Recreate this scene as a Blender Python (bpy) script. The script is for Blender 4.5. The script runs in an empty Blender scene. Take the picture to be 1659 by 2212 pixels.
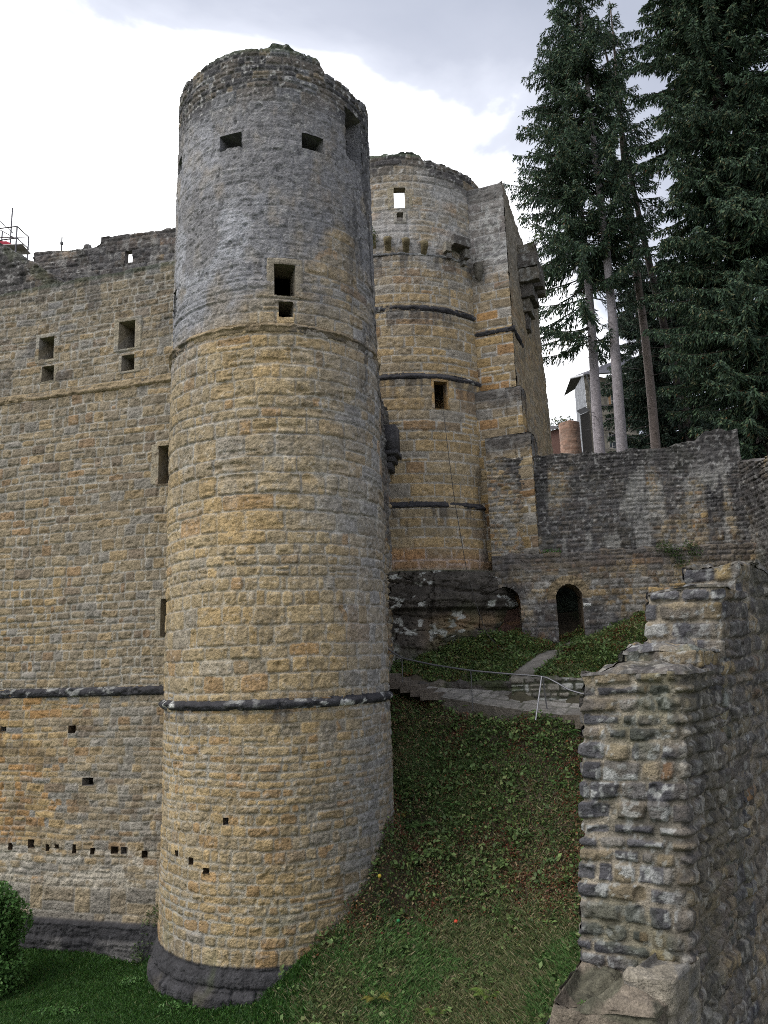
import bpy, math, random
import numpy as np
from mathutils import Vector, Matrix

# ------------------------------------------------------------------ camera, sky, sun
C = bpy.context.scene
COL = C.collection
PITCH, ROLL = math.radians(11.0), -0.034
LENS = 27.0
cam_d = bpy.data.cameras.new('camera'); cam = bpy.data.objects.new('camera', cam_d); COL.objects.link(cam)
cam_d.sensor_fit = 'VERTICAL'; cam_d.sensor_height = 36.0; cam_d.lens = LENS
cam_d.clip_start = 0.05; cam_d.clip_end = 3000
CR = Matrix.Rotation(math.pi/2 + PITCH, 3, 'X') @ Matrix.Rotation(ROLL, 3, 'Z')
cam.matrix_world = CR.to_4x4(); C.camera = cam
FPX = LENS/36.0*2212.0

SUN_EL, SUN_AZ = math.radians(50), math.radians(-118)      # azimuth from +Y, negative = left
sd = Vector((math.sin(SUN_AZ)*math.cos(SUN_EL), math.cos(SUN_AZ)*math.cos(SUN_EL), math.sin(SUN_EL)))
sun_d = bpy.data.lights.new('sun', 'SUN'); sun_d.energy = 1.3; sun_d.angle = math.radians(40); sun_d.color = (1, .96, .90)
sun = bpy.data.objects.new('sun', sun_d); COL.objects.link(sun)
sun.rotation_euler = (-sd).to_track_quat('-Z', 'Y').to_euler()

W = bpy.data.worlds.new('World'); C.world = W; W.use_nodes = True
nt = W.node_tree; nt.nodes.clear()
def N(t, **k):
    n = nt.nodes.new(t)
    for a, b in k.items(): setattr(n, a, b)
    return n
def L(a, b): nt.links.new(a, b)
def build_world():
    out = N('ShaderNodeOutputWorld'); bg = N('ShaderNodeBackground'); bg.inputs['Strength'].default_value = 0.10
    sky = N('ShaderNodeTexSky'); sky.sky_type = 'NISHITA'; sky.sun_disc = False
    sky.sun_elevation = SUN_EL; sky.sun_rotation = SUN_AZ
    tc = N('ShaderNodeTexCoord')
    mp = N('ShaderNodeMapping'); mp.inputs['Scale'].default_value = (1.0, 1.0, 1.9); mp.inputs['Location'].default_value = (.35, .1, .62)
    L(tc.outputs['Generated'], mp.inputs['Vector'])
    n1 = N('ShaderNodeTexNoise'); n1.inputs['Scale'].default_value = 2.1; n1.inputs['Detail'].default_value = 7; n1.inputs['Roughness'].default_value = .52
    n1.inputs['Distortion'].default_value = .35
    L(mp.outputs['Vector'], n1.inputs['Vector'])
    # glow direction: cloud brightest low on the left where the sun sits behind it
    dt = N('ShaderNodeVectorMath', operation='DOT_PRODUCT'); nr = N('ShaderNodeVectorMath', operation='NORMALIZE')
    g = Vector((-.42, .86, .42)).normalized(); dt.inputs[1].default_value = g
    L(tc.outputs['Generated'], nr.inputs[0]); L(nr.outputs[0], dt.inputs[0])
    mr = N('ShaderNodeMapRange'); mr.inputs['From Min'].default_value = .66; mr.inputs['From Max'].default_value = 1.0
    mr.inputs['To Min'].default_value = -.16; mr.inputs['To Max'].default_value = .34; mr.clamp = True
    L(dt.outputs['Value'], mr.inputs['Value'])
    ad = N('ShaderNodeMath', operation='ADD'); L(mr.outputs[0], ad.inputs[0]); L(n1.outputs['Fac'], ad.inputs[1])
    cr = N('ShaderNodeValToRGB'); e = cr.color_ramp.elements
    e[0].position = .22; e[0].color = (.26, .28, .335, 1)
    e[1].position = .80; e[1].color = (1.9, 1.9, 1.9, 1)
    x = e.new(.42); x.color = (.32, .338, .393, 1)
    x = e.new(.53); x.color = (.42, .438, .493, 1)
    x = e.new(.62); x.color = (.95, .95, .98, 1)
    sp = N('ShaderNodeSeparateXYZ'); L(nr.outputs[0], sp.inputs[0])
    m2 = N('ShaderNodeMapRange'); m2.inputs['From Min'].default_value = .54; m2.inputs['From Max'].default_value = .72
    m2.inputs['To Min'].default_value = 0.0; m2.inputs['To Max'].default_value = -.36; m2.clamp = True
    L(sp.outputs['Z'], m2.inputs['Value'])
    ad2 = N('ShaderNodeMath', operation='ADD'); L(ad.outputs[0], ad2.inputs[0]); L(m2.outputs[0], ad2.inputs[1])
    # brightness added to the unseen sky behind the viewer, lighting the walls facing it
    m3 = N('ShaderNodeMapRange'); m3.inputs['From Min'].default_value = .15; m3.inputs['From Max'].default_value = -.6
    m3.inputs['To Min'].default_value = 0.0; m3.inputs['To Max'].default_value = .22; m3.clamp = True
    L(sp.outputs['Y'], m3.inputs['Value'])
    ad3 = N('ShaderNodeMath', operation='ADD'); L(ad2.outputs[0], ad3.inputs[0]); L(m3.outputs[0], ad3.inputs[1])
    L(ad3.outputs[0], cr.inputs['Fac'])
    sc = N('ShaderNodeVectorMath', operation='SCALE'); sc.inputs['Scale'].default_value = 9.6
    L(cr.outputs['Color'], sc.inputs[0])
    mx = N('ShaderNodeMixRGB'); mx.inputs['Fac'].default_value = .93
    L(sky.outputs['Color'], mx.inputs['Color1']); L(sc.outputs[0], mx.inputs['Color2'])
    L(mx.outputs['Color'], bg.inputs['Color']); L(bg.outputs[0], out.inputs['Surface'])
build_world()
C.view_settings.view_transform = 'Standard'; C.view_settings.look = 'None'
C.view_settings.exposure = 1.13; C.view_settings.gamma = 1.0
C.render.engine = 'CYCLES'
C.cycles.max_bounces = 5; C.cycles.diffuse_bounces = 3; C.cycles.transparent_max_bounces = 4
C.cycles.use_denoising = False; C.cycles.filter_width = 1.0

# ------------------------------------------------------------------ geometry helpers
def ray(x, y):
    """direction through a point of the 1659 x 2212 view of the photograph"""
    return CR @ Vector((x - 829.5, 1106.0 - y, -FPX))
def atY(x, y, Y):
    d = ray(x, y); return np.array(d*(Y/d.y))
def atZ(x, y, z):
    d = ray(x, y); return np.array(d*(z/d.z))
def zat(x, y, Y): return float(atY(x, y, Y)[2])
def bearing(x, y):
    d = ray(x, y); return math.atan2(d.x, d.y)

def _h(xi, yi, zi, seed):
    with np.errstate(over='ignore'):
        h = (xi.astype(np.uint32)*np.uint32(374761393) + yi.astype(np.uint32)*np.uint32(668265263)
             + zi.astype(np.uint32)*np.uint32(2246822519) + np.uint32((seed*3266489917) & 0xffffffff))
        h = (h ^ (h >> np.uint32(13)))*np.uint32(1274126177)
        h = (h ^ (h >> np.uint32(15)))*np.uint32(2654435761)
        h = h ^ (h >> np.uint32(16))
    return h.astype(np.float32)/np.float32(4294967295.0)
def vn(x, y, z=0.0, seed=0):
    x = np.asarray(x, np.float32); y = np.asarray(y, np.float32); z = np.asarray(z, np.float32)
    x, y, z = np.broadcast_arrays(x, y, z)
    xf, yf, zf = np.floor(x), np.floor(y), np.floor(z)
    xi, yi, zi = xf.astype(np.int64), yf.astype(np.int64), zf.astype(np.int64)
    a, b, c = x-xf, y-yf, z-zf
    a = a*a*(3-2*a); b = b*b*(3-2*b); c = c*c*(3-2*c)
    r = 0
    for k in ((0, 1) if zi.any() or c.any() else (0,)):
        wz = c if k else 1-c
        v00 = _h(xi, yi, zi+k, seed); v10 = _h(xi+1, yi, zi+k, seed)
        v01 = _h(xi, yi+1, zi+k, seed); v11 = _h(xi+1, yi+1, zi+k, seed)
        r = r + wz*((v00*(1-a)+v10*a)*(1-b) + (v01*(1-a)+v11*a)*b)
    return r
def fbm(x, y, z=0.0, s=1.0, oct=4, seed=0, gain=.5):
    t = 0; amp = 1; tot = 0
    x = np.asarray(x)*s; y = np.asarray(y)*s; z = np.asarray(z)*s
    for o in range(oct):
        t = t + amp*vn(x, y, z, seed+o*17); tot += amp
        x = x*2.03+13.1; y = y*2.03+7.7; z = z*2.03 + (3.3 if np.any(z) else 0); amp *= gain
    return t/tot
def sst(a, b, x):
    t = np.clip((x-a)/(b-a), 0, 1); return t*t*(3-2*t)
def mixc(c, d, f):
    f = np.asarray(f)[..., None]; return c*(1-f) + np.asarray(d, np.float32)*f

def make_mesh(name, V, F4, col=None, mat=None, parent=None, smooth=True, tri=False):
    V = np.asarray(V, np.float32).reshape(-1, 3); F4 = np.asarray(F4, np.int32)
    k = F4.shape[1]
    me = bpy.data.meshes.new(name)
    me.vertices.add(len(V)); me.vertices.foreach_set('co', V.ravel())
    me.loops.add(F4.size); me.loops.foreach_set('vertex_index', F4.ravel())
    me.polygons.add(len(F4)); me.polygons.foreach_set('loop_start', np.arange(0, F4.size, k, dtype=np.int32))
    if smooth: me.polygons.foreach_set('use_smooth', np.ones(len(F4), bool))
    if col is not None:
        a = me.color_attributes.new('Col', 'FLOAT_COLOR', 'POINT')
        c = np.ones((len(V), 4), np.float32); c[:, :3] = np.asarray(col, np.float32).reshape(-1, 3)
        a.data.foreach_set('color', c.ravel())
    me.update(calc_edges=True); me.validate()
    o = bpy.data.objects.new(name, me); COL.objects.link(o)
    if mat: me.materials.append(mat)
    if parent: o.parent = parent
    return o
class Bag:
    """collects vertices, quads and colours, then links them as one mesh"""
    def __init__(s): s.V = []; s.F = []; s.C = []; s.n = 0
    def add(s, V, F, c):
        V = np.asarray(V, np.float32).reshape(-1, 3); F = np.asarray(F, np.int32)
        if F.shape[1] == 3: F = np.concatenate([F, F[:, 2:3]], 1)
        c = np.asarray(c, np.float32)
        if c.ndim == 1: c = np.tile(c, (len(V), 1))
        s.V.append(V); s.F.append(F + s.n); s.C.append(c.reshape(-1, 3)); s.n += len(V)
    def grid(s, P, c, mask=None, flip=False):
        n, m = P.shape[:2]; i = np.arange(n*m).reshape(n, m)
        q = np.stack([i[:-1, :-1], i[1:, :-1], i[1:, 1:], i[:-1, 1:]], -1)
        if flip: q = q[..., ::-1]
        q = q.reshape(-1, 4) if mask is None else q[mask]
        c = np.asarray(c, np.float32)
        if c.ndim == 1: c = np.broadcast_to(c, (n, m, 3))
        s.add(P, q, c)
    def box(s, a, b, c, R=None, o=(0, 0, 0)):
        a = np.array(a, float); b = np.array(b, float)
        v = np.array([[x, y, z] for x in (a[0], b[0]) for y in (a[1], b[1]) for z in (a[2], b[2])])
        if R is not None: v = v @ np.array(R).T
        v = v + np.array(o)
        s.add(v, [[0, 1, 3, 2], [4, 6, 7, 5], [0, 4, 5, 1], [2, 3, 7, 6], [0, 2, 6, 4], [1, 5, 7, 3]], c)
    def tube(s, pts, r, c, n=8, caps=True):
        pts = np.asarray(pts, float); r = np.broadcast_to(np.asarray(r, float), (len(pts),))
        T = np.gradient(pts, axis=0); T /= np.linalg.norm(T, axis=1)[:, None]+1e-9
        up = np.array([0, 0, 1.0]) if abs(T[0, 2]) < .9 else np.array([1.0, 0, 0])
        A = np.cross(T, up); A /= np.linalg.norm(A, axis=1)[:, None]+1e-9; B = np.cross(T, A)
        th = np.linspace(0, 2*np.pi, n+1)
        P = pts[:, None] + r[:, None, None]*(A[:, None]*np.cos(th)[None, :, None] + B[:, None]*np.sin(th)[None, :, None])
        s.grid(P, c)
        if caps:
            for k in (0, -1):
                q = np.concatenate([pts[k][None], P[k][:-1]]); m = n
                s.add(q, [[0, 1+j, 1+(j+1) % m, 0] for j in range(m)], c)
    def build(s, name, mat, parent=None, smooth=True):
        V = np.concatenate(s.V); F = np.concatenate(s.F); c = np.concatenate(s.C)
        tri = F[:, 2] == F[:, 3]; tri2 = F[:, 0] == F[:, 3]
        if tri.all(): return make_mesh(name, V, F[:, :3], c, mat, parent, smooth)
        if tri.any() or tri2.any():
            me = bpy.data.meshes.new(name)
            keep = [tuple(dict.fromkeys(f)) for f in F.tolist()]
            keep = [f for f in keep if len(f) > 2]
            me.from_pydata(V.tolist(), [], keep)
            a = me.color_attributes.new('Col', 'FLOAT_COLOR', 'POINT')
            cc = np.ones((len(V), 4), np.float32); cc[:, :3] = c; a.data.foreach_set('color', cc.ravel())
            if smooth: me.polygons.foreach_set('use_smooth', np.ones(len(me.polygons), bool))
            me.materials.append(mat); o = bpy.data.objects.new(name, me); COL.objects.link(o)
            if parent: o.parent = parent
            return o
        return make_mesh(name, V, F, c, mat, parent, smooth)

def rough_box(b, fr, u0, u1, o0, o1, z0, z1, c, st=.06, amp=.05, seed=1):
    def face(ax, fixed, A, B):
        g = np.meshgrid(lines(A[0], A[1], st), lines(B[0], B[1], st), indexing='ij'); q = [None]*3; r = [i for i in range(3) if i != ax]
        q[ax] = np.full(g[0].shape, fixed); q[r[0]], q[r[1]] = g; u, o, z = q
        # soften the arrises and roughen
        cu, co, cz = (u0+u1)/2, (o0+o1)/2, (z0+z1)/2
        P = fr(u, z, o); n = np.stack([fbm(P[..., 0], P[..., 1], P[..., 2], s=4, oct=3, seed=seed+k)-.5 for k in range(3)], -1); P = P+n*amp*2
        k = fbm(P[..., 0], P[..., 1], P[..., 2], s=3, oct=4, seed=seed+9); cc = np.array(c)*(.45+1.1*k)[..., None]
        cc = mixc(cc, (.36, .36, .34), sst(.60, .66, fbm(P[..., 0], P[..., 1], P[..., 2], s=7, oct=3, seed=seed+12))*.6); b.grid(P, cc)
    U, O, Z = (u0, u1), (o0, o1), (z0, z1)
    for f in U: face(0, f, O, Z)
    for f in O: face(1, f, U, Z)
    for f in Z: face(2, f, U, O)
def tag(o, label=None, cat=None, group=None, kind=None):
    if label: o['label'] = label
    if cat: o['category'] = cat
    if group: o['group'] = group
    if kind: o['kind'] = kind
    return o
def thing(name, label, cat, loc=(0, 0, 0), group=None):
    o = bpy.data.objects.new(name, None); COL.objects.link(o); o.location = loc
    o.empty_display_size = .3; ROOTS.append(o)
    return tag(o, label, cat, group)
ROOTS = []
def settle(root):
    """children were modelled in world space: keep them there under the moved empty"""
    for ch in root.children:
        ch.matrix_parent_inverse = Matrix.Identity(4)
        d = np.array(root.location, np.float32)
        if ch.type == 'MESH' and not ch.get('loc_ok'):
            me = ch.data; v = np.empty(len(me.vertices)*3, np.float32); me.vertices.foreach_get('co', v)
            v = (v.reshape(-1, 3) - d).ravel(); me.vertices.foreach_set('co', v); me.update()
            for g in ch.children:
                if g.type == 'MESH':
                    w = np.empty(len(g.data.vertices)*3, np.float32); g.data.vertices.foreach_get('co', w)
                    g.data.vertices.foreach_set('co', (w.reshape(-1, 3)-d).ravel()); g.data.update()

# ------------------------------------------------------------------ materials
def attr_mat(name, rough=.9, var=.25, scale=9.0, bump=.35, bscale=28.0, dist=.012, trans=0.0, spec=.25, hue=None):
    m = bpy.data.materials.new(name); m.use_nodes = True; t = m.node_tree; b = t.nodes['Principled BSDF']
    def n(k): return t.nodes.new(k)
    at = n('ShaderNodeAttribute'); at.attribute_name = 'Col'
    tc = n('ShaderNodeTexCoord')
    nz = n('ShaderNodeTexNoise'); nz.inputs['Scale'].default_value = scale; nz.inputs['Detail'].default_value = 6; nz.inputs['Roughness'].default_value = .62
    t.links.new(tc.outputs['Object'], nz.inputs['Vector'])
    mr = n('ShaderNodeMapRange'); mr.inputs['From Min'].default_value = .3; mr.inputs['From Max'].default_value = .7
    mr.inputs['To Min'].default_value = 1-var; mr.inputs['To Max'].default_value = 1+var
    t.links.new(nz.outputs['Fac'], mr.inputs['Value'])
    nf = n('ShaderNodeTexNoise'); nf.inputs['Scale'].default_value = bscale*1.6 if bump else scale*3; nf.inputs['Detail'].default_value = 3; nf.inputs['Roughness'].default_value = .7
    t.links.new(tc.outputs['Object'], nf.inputs['Vector'])
    mf = n('ShaderNodeMapRange'); mf.inputs['From Min'].default_value = .3; mf.inputs['From Max'].default_value = .7; mf.inputs['To Min'].default_value = 1-var; mf.inputs['To Max'].default_value = 1+var
    t.links.new(nf.outputs['Fac'], mf.inputs['Value']); mm = n('ShaderNodeMath'); mm.operation = 'MULTIPLY'
    t.links.new(mr.outputs[0], mm.inputs[0]); t.links.new(mf.outputs[0], mm.inputs[1]); mr = mm
    mu = n('ShaderNodeVectorMath'); mu.operation = 'SCALE'
    t.links.new(at.outputs['Color'], mu.inputs[0]); t.links.new(mr.outputs[0], mu.inputs['Scale'])
    t.links.new(mu.outputs[0], b.inputs['Base Color'])
    b.inputs['Roughness'].default_value = rough; b.inputs['Specular IOR Level'].default_value = spec
    if bump > 0:
        n2 = n('ShaderNodeTexNoise'); n2.inputs['Scale'].default_value = bscale; n2.inputs['Detail'].default_value = 5; n2.inputs['Roughness'].default_value = .6
        t.links.new(tc.outputs['Object'], n2.inputs['Vector'])
        bp = n('ShaderNodeBump'); bp.inputs['Strength'].default_value = bump; bp.inputs['Distance'].default_value = dist
        t.links.new(n2.outputs['Fac'], bp.inputs['Height']); t.links.new(bp.outputs['Normal'], b.inputs['Normal'])
    if trans > 0:
        tr = n('ShaderNodeBsdfTranslucent'); t.links.new(mu.outputs[0], tr.inputs['Color'])
        mx = n('ShaderNodeMixShader'); mx.inputs['Fac'].default_value = trans
        o = t.nodes['Material Output']
        t.links.new(b.outputs[0], mx.inputs[1]); t.links.new(tr.outputs[0], mx.inputs[2]); t.links.new(mx.outputs[0], o.inputs['Surface'])
    return m
M_STONE = attr_mat('weathered_sandstone', .92, .33, 5.5, 1.0, 18.0, .055)
M_NEAR = attr_mat('weathered_sandstone_close', .92, .36, 16.0, 1.0, 48.0, .022)
M_LEAF = attr_mat('leaf', .55, .15, 5.0, 0, trans=.25, spec=.3)
M_NEEDLE = attr_mat('spruce_needles', .7, .2, 3.0, 0, trans=.12, spec=.2)
M_BARK = attr_mat('bark', .9, .3, 6.0, .6, 14.0, .05)
M_SOIL = attr_mat('soil_and_turf', .95, .3, 4.0, .5, 16.0, .04)
M_METAL = attr_mat('galvanised_steel', .45, .12, 30.0, 0, spec=.5)
M_METAL.node_tree.nodes['Principled BSDF'].inputs['Metallic'].default_value = .5
M_PAINT = attr_mat('paint', .55, .08, 12.0, 0, spec=.4)
M_SLATE = attr_mat('slate_and_brick', .8, .18, 4.0, .4, 10.0, .02)

# ------------------------------------------------------------------ masonry
OCH = np.array([[.39, .275, .135], [.35, .27, .16], [.30, .24, .16], [.37, .22, .095], [.265, .245, .215], [.31, .19, .095], [.24, .175, .115]], np.float32)
DARK = np.array([.055, .054, .056], np.float32); MORT = np.array([.40, .375, .325], np.float32)
WHITE = np.array([.60, .59, .56], np.float32); MOSS = np.array([.07, .085, .035], np.float32)

def choose(r, cols, ws):
    ws = [np.broadcast_to(np.asarray(w, np.float32), r.shape) for w in ws]
    tot = sum(ws); acc = 0; out = np.zeros(r.shape+(3,), np.float32); done = np.zeros(r.shape, bool)
    for c, w in zip(cols, ws):
        acc = acc + w/tot; m = (r <= acc) & ~done; out[m] = c; done |= m
    out[~done] = cols[-1]
    return out

class Stones:
    def __init__(s, u0, u1, v0, v1, hfun, wfun, seed, split=.12):
        rng = random.Random(seed); s.split = split; s.seed = seed
        e = [v0-.4]
        while e[-1] < v1+.6:
            e.append(e[-1] + hfun(e[-1])*rng.uniform(.72, 1.32))
        s.rows = np.array(e); keys = []; s.u0 = u0-2.0; s.span = (u1-u0)+6.0
        for r in range(len(e)):
            x = -rng.uniform(0, .5)
            keys.append(r*s.span + 0)
            w = wfun(e[r])
            while x < s.span:
                x += w*rng.choice((.45, .6, .8, .9, 1, 1.1, 1.3, 1.6))*rng.uniform(.85, 1.15)
                if 0 < x < s.span: keys.append(r*s.span + x)
        keys.append(len(e)*s.span); s.keys = np.array(keys)
    def __call__(s, u, v, warp=.05, rad=.05, jag=.02, mort=.012, bev=.035):
        sd = s.seed
        vv = v + warp*2*(fbm(u, v, s=.55, oct=2, seed=sd)-.5) + warp*.7*(fbm(u, v, s=2.6, oct=2, seed=sd+5)-.5)
        uu = u - s.u0 + warp*1.2*(fbm(u, v, s=2.1, oct=2, seed=sd+9)-.5)
        r = np.clip(np.searchsorted(s.rows, vv, 'right')-1, 0, len(s.rows)-2)
        lo, hi = s.rows[r], s.rows[r+1]
        uu = np.clip(uu, .001, s.span-.001)
        i = np.clip(np.searchsorted(s.keys, r*s.span+uu, 'right')-1, 0, len(s.keys)-2)
        xl = s.keys[i]-r*s.span; xr = np.minimum(s.keys[i+1], (r+1)*s.span)-r*s.span
        z = np.zeros_like(i)
        sp = (_h(i, z, z, sd+31) < s.split) & ((hi-lo) > .17)
        mid = lo + (hi-lo)*(.38+.24*_h(i, z, z, sd+32))
        up = sp & (vv > mid)
        lo = np.where(up, mid, lo); hi = np.where(sp & ~up, mid, hi)
        ID = i*2+up
        cx, cy = (xl+xr)/2, (lo+hi)/2; hx, hy = (xr-xl)/2, (hi-lo)/2
        rr = np.minimum(rad*(.5+_h(ID, z, z, sd+33)), np.minimum(hx, hy)*.8)
        qx = np.abs(uu-cx)-(hx-rr); qy = np.abs(vv-cy)-(hy-rr)
        d = -(np.hypot(np.maximum(qx, 0), np.maximum(qy, 0)) + np.minimum(np.maximum(qx, qy), 0) - rr)
        d = d + jag*2*(fbm(u, v, s=7.0, oct=3, seed=sd+40)-.5)
        m = mort*(.5+1.2*_h(ID, z, z, sd+34))
        t = np.clip((d-m)/bev, 0, 1)
        s.sx = (uu-cx)/np.maximum(hx, .02); s.sy = (vv-cy)/np.maximum(hy, .02)
        R = [_h(ID, z, z, sd+50+k) for k in range(5)]
        return t*(2-t), d-m, R

def lines(a, b, step, extra=()):
    n = max(2, int(round((b-a)/step))+1); x = np.linspace(a, b, n)
    ex = np.array([e for e in extra if a < e < b])
    if len(ex):
        k = np.ones(len(x), bool)
        for e in ex: k &= np.abs(x-e) > step*.45
        k[0] = k[-1] = True; x = np.sort(np.concatenate([x[k], ex]))
    return x

def masonry(name, pos, U, v0, vflat, step, stones, colour, top=None, ntop=30, openings=(), relief=.035, rough=.018,
            undul=.03, warp=.05, rad=.05, jag=.02, mort=.012, bev=.035, thick=.9, back=True, mat=None, parent=None, seed=1,
            relief_f=None, smoothzones=(), cap_rows=7, arches=(), bigrough=0.0, lam=None, flush=.35):
    """one displaced masonry skin: pos(u, v, off) maps the unrolled face into the world"""
    oe_u = [x for o in openings for x in (o[0], o[1])]; oe_v = [x for o in openings for x in (o[2], o[3])]
    Ug = np.array(U) if not np.isscalar(U[0]) or len(U) > 2 else lines(U[0], U[1], step, oe_u)
    if len(oe_u) and len(U) > 2:
        Ug = np.unique(np.concatenate([Ug, [x for x in oe_u if Ug[0] < x < Ug[-1]]]))
    Vg = lines(v0, vflat, step, oe_v)
    tp = top(Ug) if top is not None else np.full(len(Ug), vflat)
    u = np.repeat(Ug[:, None], len(Vg), 1); v = np.repeat(Vg[None], len(Ug), 0)
    if top is not None:
        k = np.linspace(0, 1, ntop+1)[1:]
        v2 = vflat + (tp[:, None]-vflat)*k[None]
        u = np.concatenate([u, np.repeat(Ug[:, None], ntop, 1)], 1); v = np.concatenate([v, v2], 1)
    e, d, R = stones(u, v, warp, rad, jag, mort, bev)
    fl = sst(.46, .62, fbm(u, v, s=.9, oct=4, seed=seed+170))*flush; e0 = e; e = e + (1-e)*fl*.7
    und = undul*2*(fbm(u, v, s=.7, oct=3, seed=seed+100)-.5)
    rg = fbm(u, v, s=9, oct=4, seed=seed+110, gain=.6)-.5
    rf = 1.0 if relief_f is None else relief_f(u, v)
    H = und + rf*(relief*(e*(.55+.9*R[0]) - .6) + e*((R[1]-.5)*.5*relief*stones.sx + (R[2]-.5)*.35*relief*stones.sy)) + rough*2*rg*(.35+.65*e)
    if lam is not None:
        la = sst(.52, .70, fbm(u*.9, v*6.5, s=1.0, oct=4, seed=seed+150))*sst(.42, .60, fbm(u, v, s=.9, oct=3, seed=seed+151)); H = H - lam(u, v)*la*(.3+.7*e)
    H = H - .03*sst(.66, .74, fbm(u, v, s=5.5, oct=3, seed=seed+160))*e
    if bigrough: H = H + bigrough*2*(fbm(u, v, s=2.4, oct=3, seed=seed+130)-.5)
    flat = np.zeros(u.shape, bool)
    for (a, b, c, dd) in smoothzones:
        m = (u > a) & (u < b) & (v > c) & (v < dd); H[m] = und[m] - .01; flat |= m
    c = colour(u, v, e, R, stones, rg, und, flat)
    P = pos(u, v, H)
    uc = (u[:-1, :-1]+u[1:, 1:])/2; vc = (v[:-1, :-1]+v[1:, 1:])/2
    mask = np.ones(uc.shape, bool)
    for o in openings: mask &= ~((uc > o[0]) & (uc < o[1]) & (vc > o[2]) & (vc < o[3]))
    for (ucen, hw, vb, vs) in arches:      # half width, base, springing
        mask &= ~((np.abs(uc-ucen) < hw) & (vc > vb) & ((vc < vs) | ((uc-ucen)**2+(vc-vs)**2 < hw*hw)))
    bag = Bag(); bag.grid(P, c, mask)
    if back:
        # cap rows running over the wall top, then the back face down to the base
        ks = np.linspace(0, 1, cap_rows+1)
        vt = v[:, -1]
        Hc = H[:, -1][:, None]*(1-ks) + (-thick)*ks
        uu = np.repeat(Ug[:, None], len(ks), 1)
        vv = vt[:, None] + .16*(fbm(uu, Hc*1.0, s=3.0, oct=3, seed=seed+140)-.5)*np.sin(np.pi*np.clip(ks*1.02, 0, 1))[None]*2 + .05*np.sin(np.pi*ks)[None]
        Pc = pos(uu, vv, Hc); Pc[:, 0] = P[:, -1]
        cc = colour(uu, vv, np.ones_like(uu), [r[:, -1:]*np.ones_like(uu) for r in R], stones, fbm(uu, Hc, s=9, oct=3, seed=3)-.5, uu*0, uu > 1e9)
        bag.grid(Pc, cc)
        vb = np.array(sorted({v0, vflat} | {x for o in openings for x in o[2:4]} | {x for a in arches for x in (a[2], a[3]+a[1])}))
        vb = vb[vb <= vflat]
        uu = np.repeat(Ug[:, None], len(vb)+1, 1); vv = np.concatenate([np.repeat(vb[None], len(Ug), 0), vv[:, -1:]], 1)
        mb = np.ones((len(Ug)-1, len(vb)), bool); um = (Ug[:-1]+Ug[1:])/2; vm = (vv[0][:-1]+vv[0][1:])/2
        for o in openings: mb &= ~((um[:, None] > o[0]) & (um[:, None] < o[1]) & (vm[None] > o[2]) & (vm[None] < o[3]))
        for a in arches: mb &= ~((np.abs(um[:, None]-a[0]) < a[1]) & (vm[None] > a[2]) & (vm[None] < a[3]+a[1]))
        bag.grid(pos(uu, vv, np.full_like(uu, -thick)), np.array([.16, .13, .10]), mb, flip=True)
    return bag.build(name, mat or M_STONE, parent)

def stone_col(w_base=(3, 3, 2, .6, 1, .5, .3), mort=MORT, mortar_amt=.85):
    """plain mixed sandstone colouring; zones are added by the callers"""
    def f(u, v, e, R, S, rg, und, flat):
        c = choose(R[3], OCH, w_base)
        c = c*(.78+.44*R[4])[..., None]
        return mixc(c, mort, (1-sst(.15, .6, e))*mortar_amt)
    return f

def opening(pos, u0, u1, v0, v1, depth=.9, frame=.18, proud=.018, splay=0.0, col=(.38, .32, .22), seed=1, parent=None, name='window',
            lintel=True, vsplay=0.0, mat=None, sides=None):
    """dressed stone surround and reveals of one opening"""
    bag = Bag(); st = .04; col = np.array(col, np.float32)
    def cl(u, v, k=0):
        n = fbm(u, v, s=5, oct=3, seed=seed+k); g = fbm(u, v, s=1.7, oct=2, seed=seed+9)
        c = col*(.72+.56*n)[..., None]; c = mixc(c, (.30, .29, .27), sst(.5, .7, g)*.6)
        return c
    fr = frame if isinstance(frame, (tuple, list)) else (frame, frame, frame, frame)   # left right bottom top
    if max(fr) > 0:
        A = lines(u0-fr[0], u1+fr[1], st, (u0, u1)); B = lines(v0-fr[2], v1+fr[3], st, (v0, v1))
        u, v = np.meshgrid(A, B, indexing='ij')
        H = proud + .012*(fbm(u, v, s=8, oct=3, seed=seed)-.5)
        j = np.minimum.reduce([np.abs(v-(v0-.01)), np.abs(v-(v1+.01)), np.abs(v-(v0+v1)/2) + np.where(u < (u0+u1)/2, 0, 9)])
        H = H - .012*(j < .014)
        edge = (u < A[0]+.001) | (u > A[-1]-.001) | (v < B[0]+.001) | (v > B[-1]-.001)
        H = np.where(edge, -.05, H)
        uc = (u[:-1, :-1]+u[1:, 1:])/2; vc = (v[:-1, :-1]+v[1:, 1:])/2
        m = ~((uc > u0) & (uc < u1) & (vc > v0) & (vc < v1))
        bag.grid(pos(u, v, H), cl(u, v), m)
    K = np.linspace(0, 1, 12)
    def rev(ua, va, ub, vb):
        t = np.linspace(0, 1, 14)
        uo = ua+(ub-ua)*t; vo = va+(vb-va)*t
        cu, cv = (u0+u1)/2, (v0+v1)/2
        sx = 1 + splay*K; sy = 1 + vsplay*K
        u = cu + (uo-cu)[:, None]*sx[None]; v = cv + (vo-cv)[:, None]*sy[None]
        H = proud*(max(fr) > 0) - .002 - depth*K[None] + 0*u
        P = pos(u, v, H); bag.grid(P, cl(u*2, v+H, 3)*.9)
    rev(u0, v0, u0, v1); rev(u0, v1, u1, v1); rev(u1, v1, u1, v0); rev(u1, v0, u0, v0)
    return bag.build(name, mat or M_STONE, parent)

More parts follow.
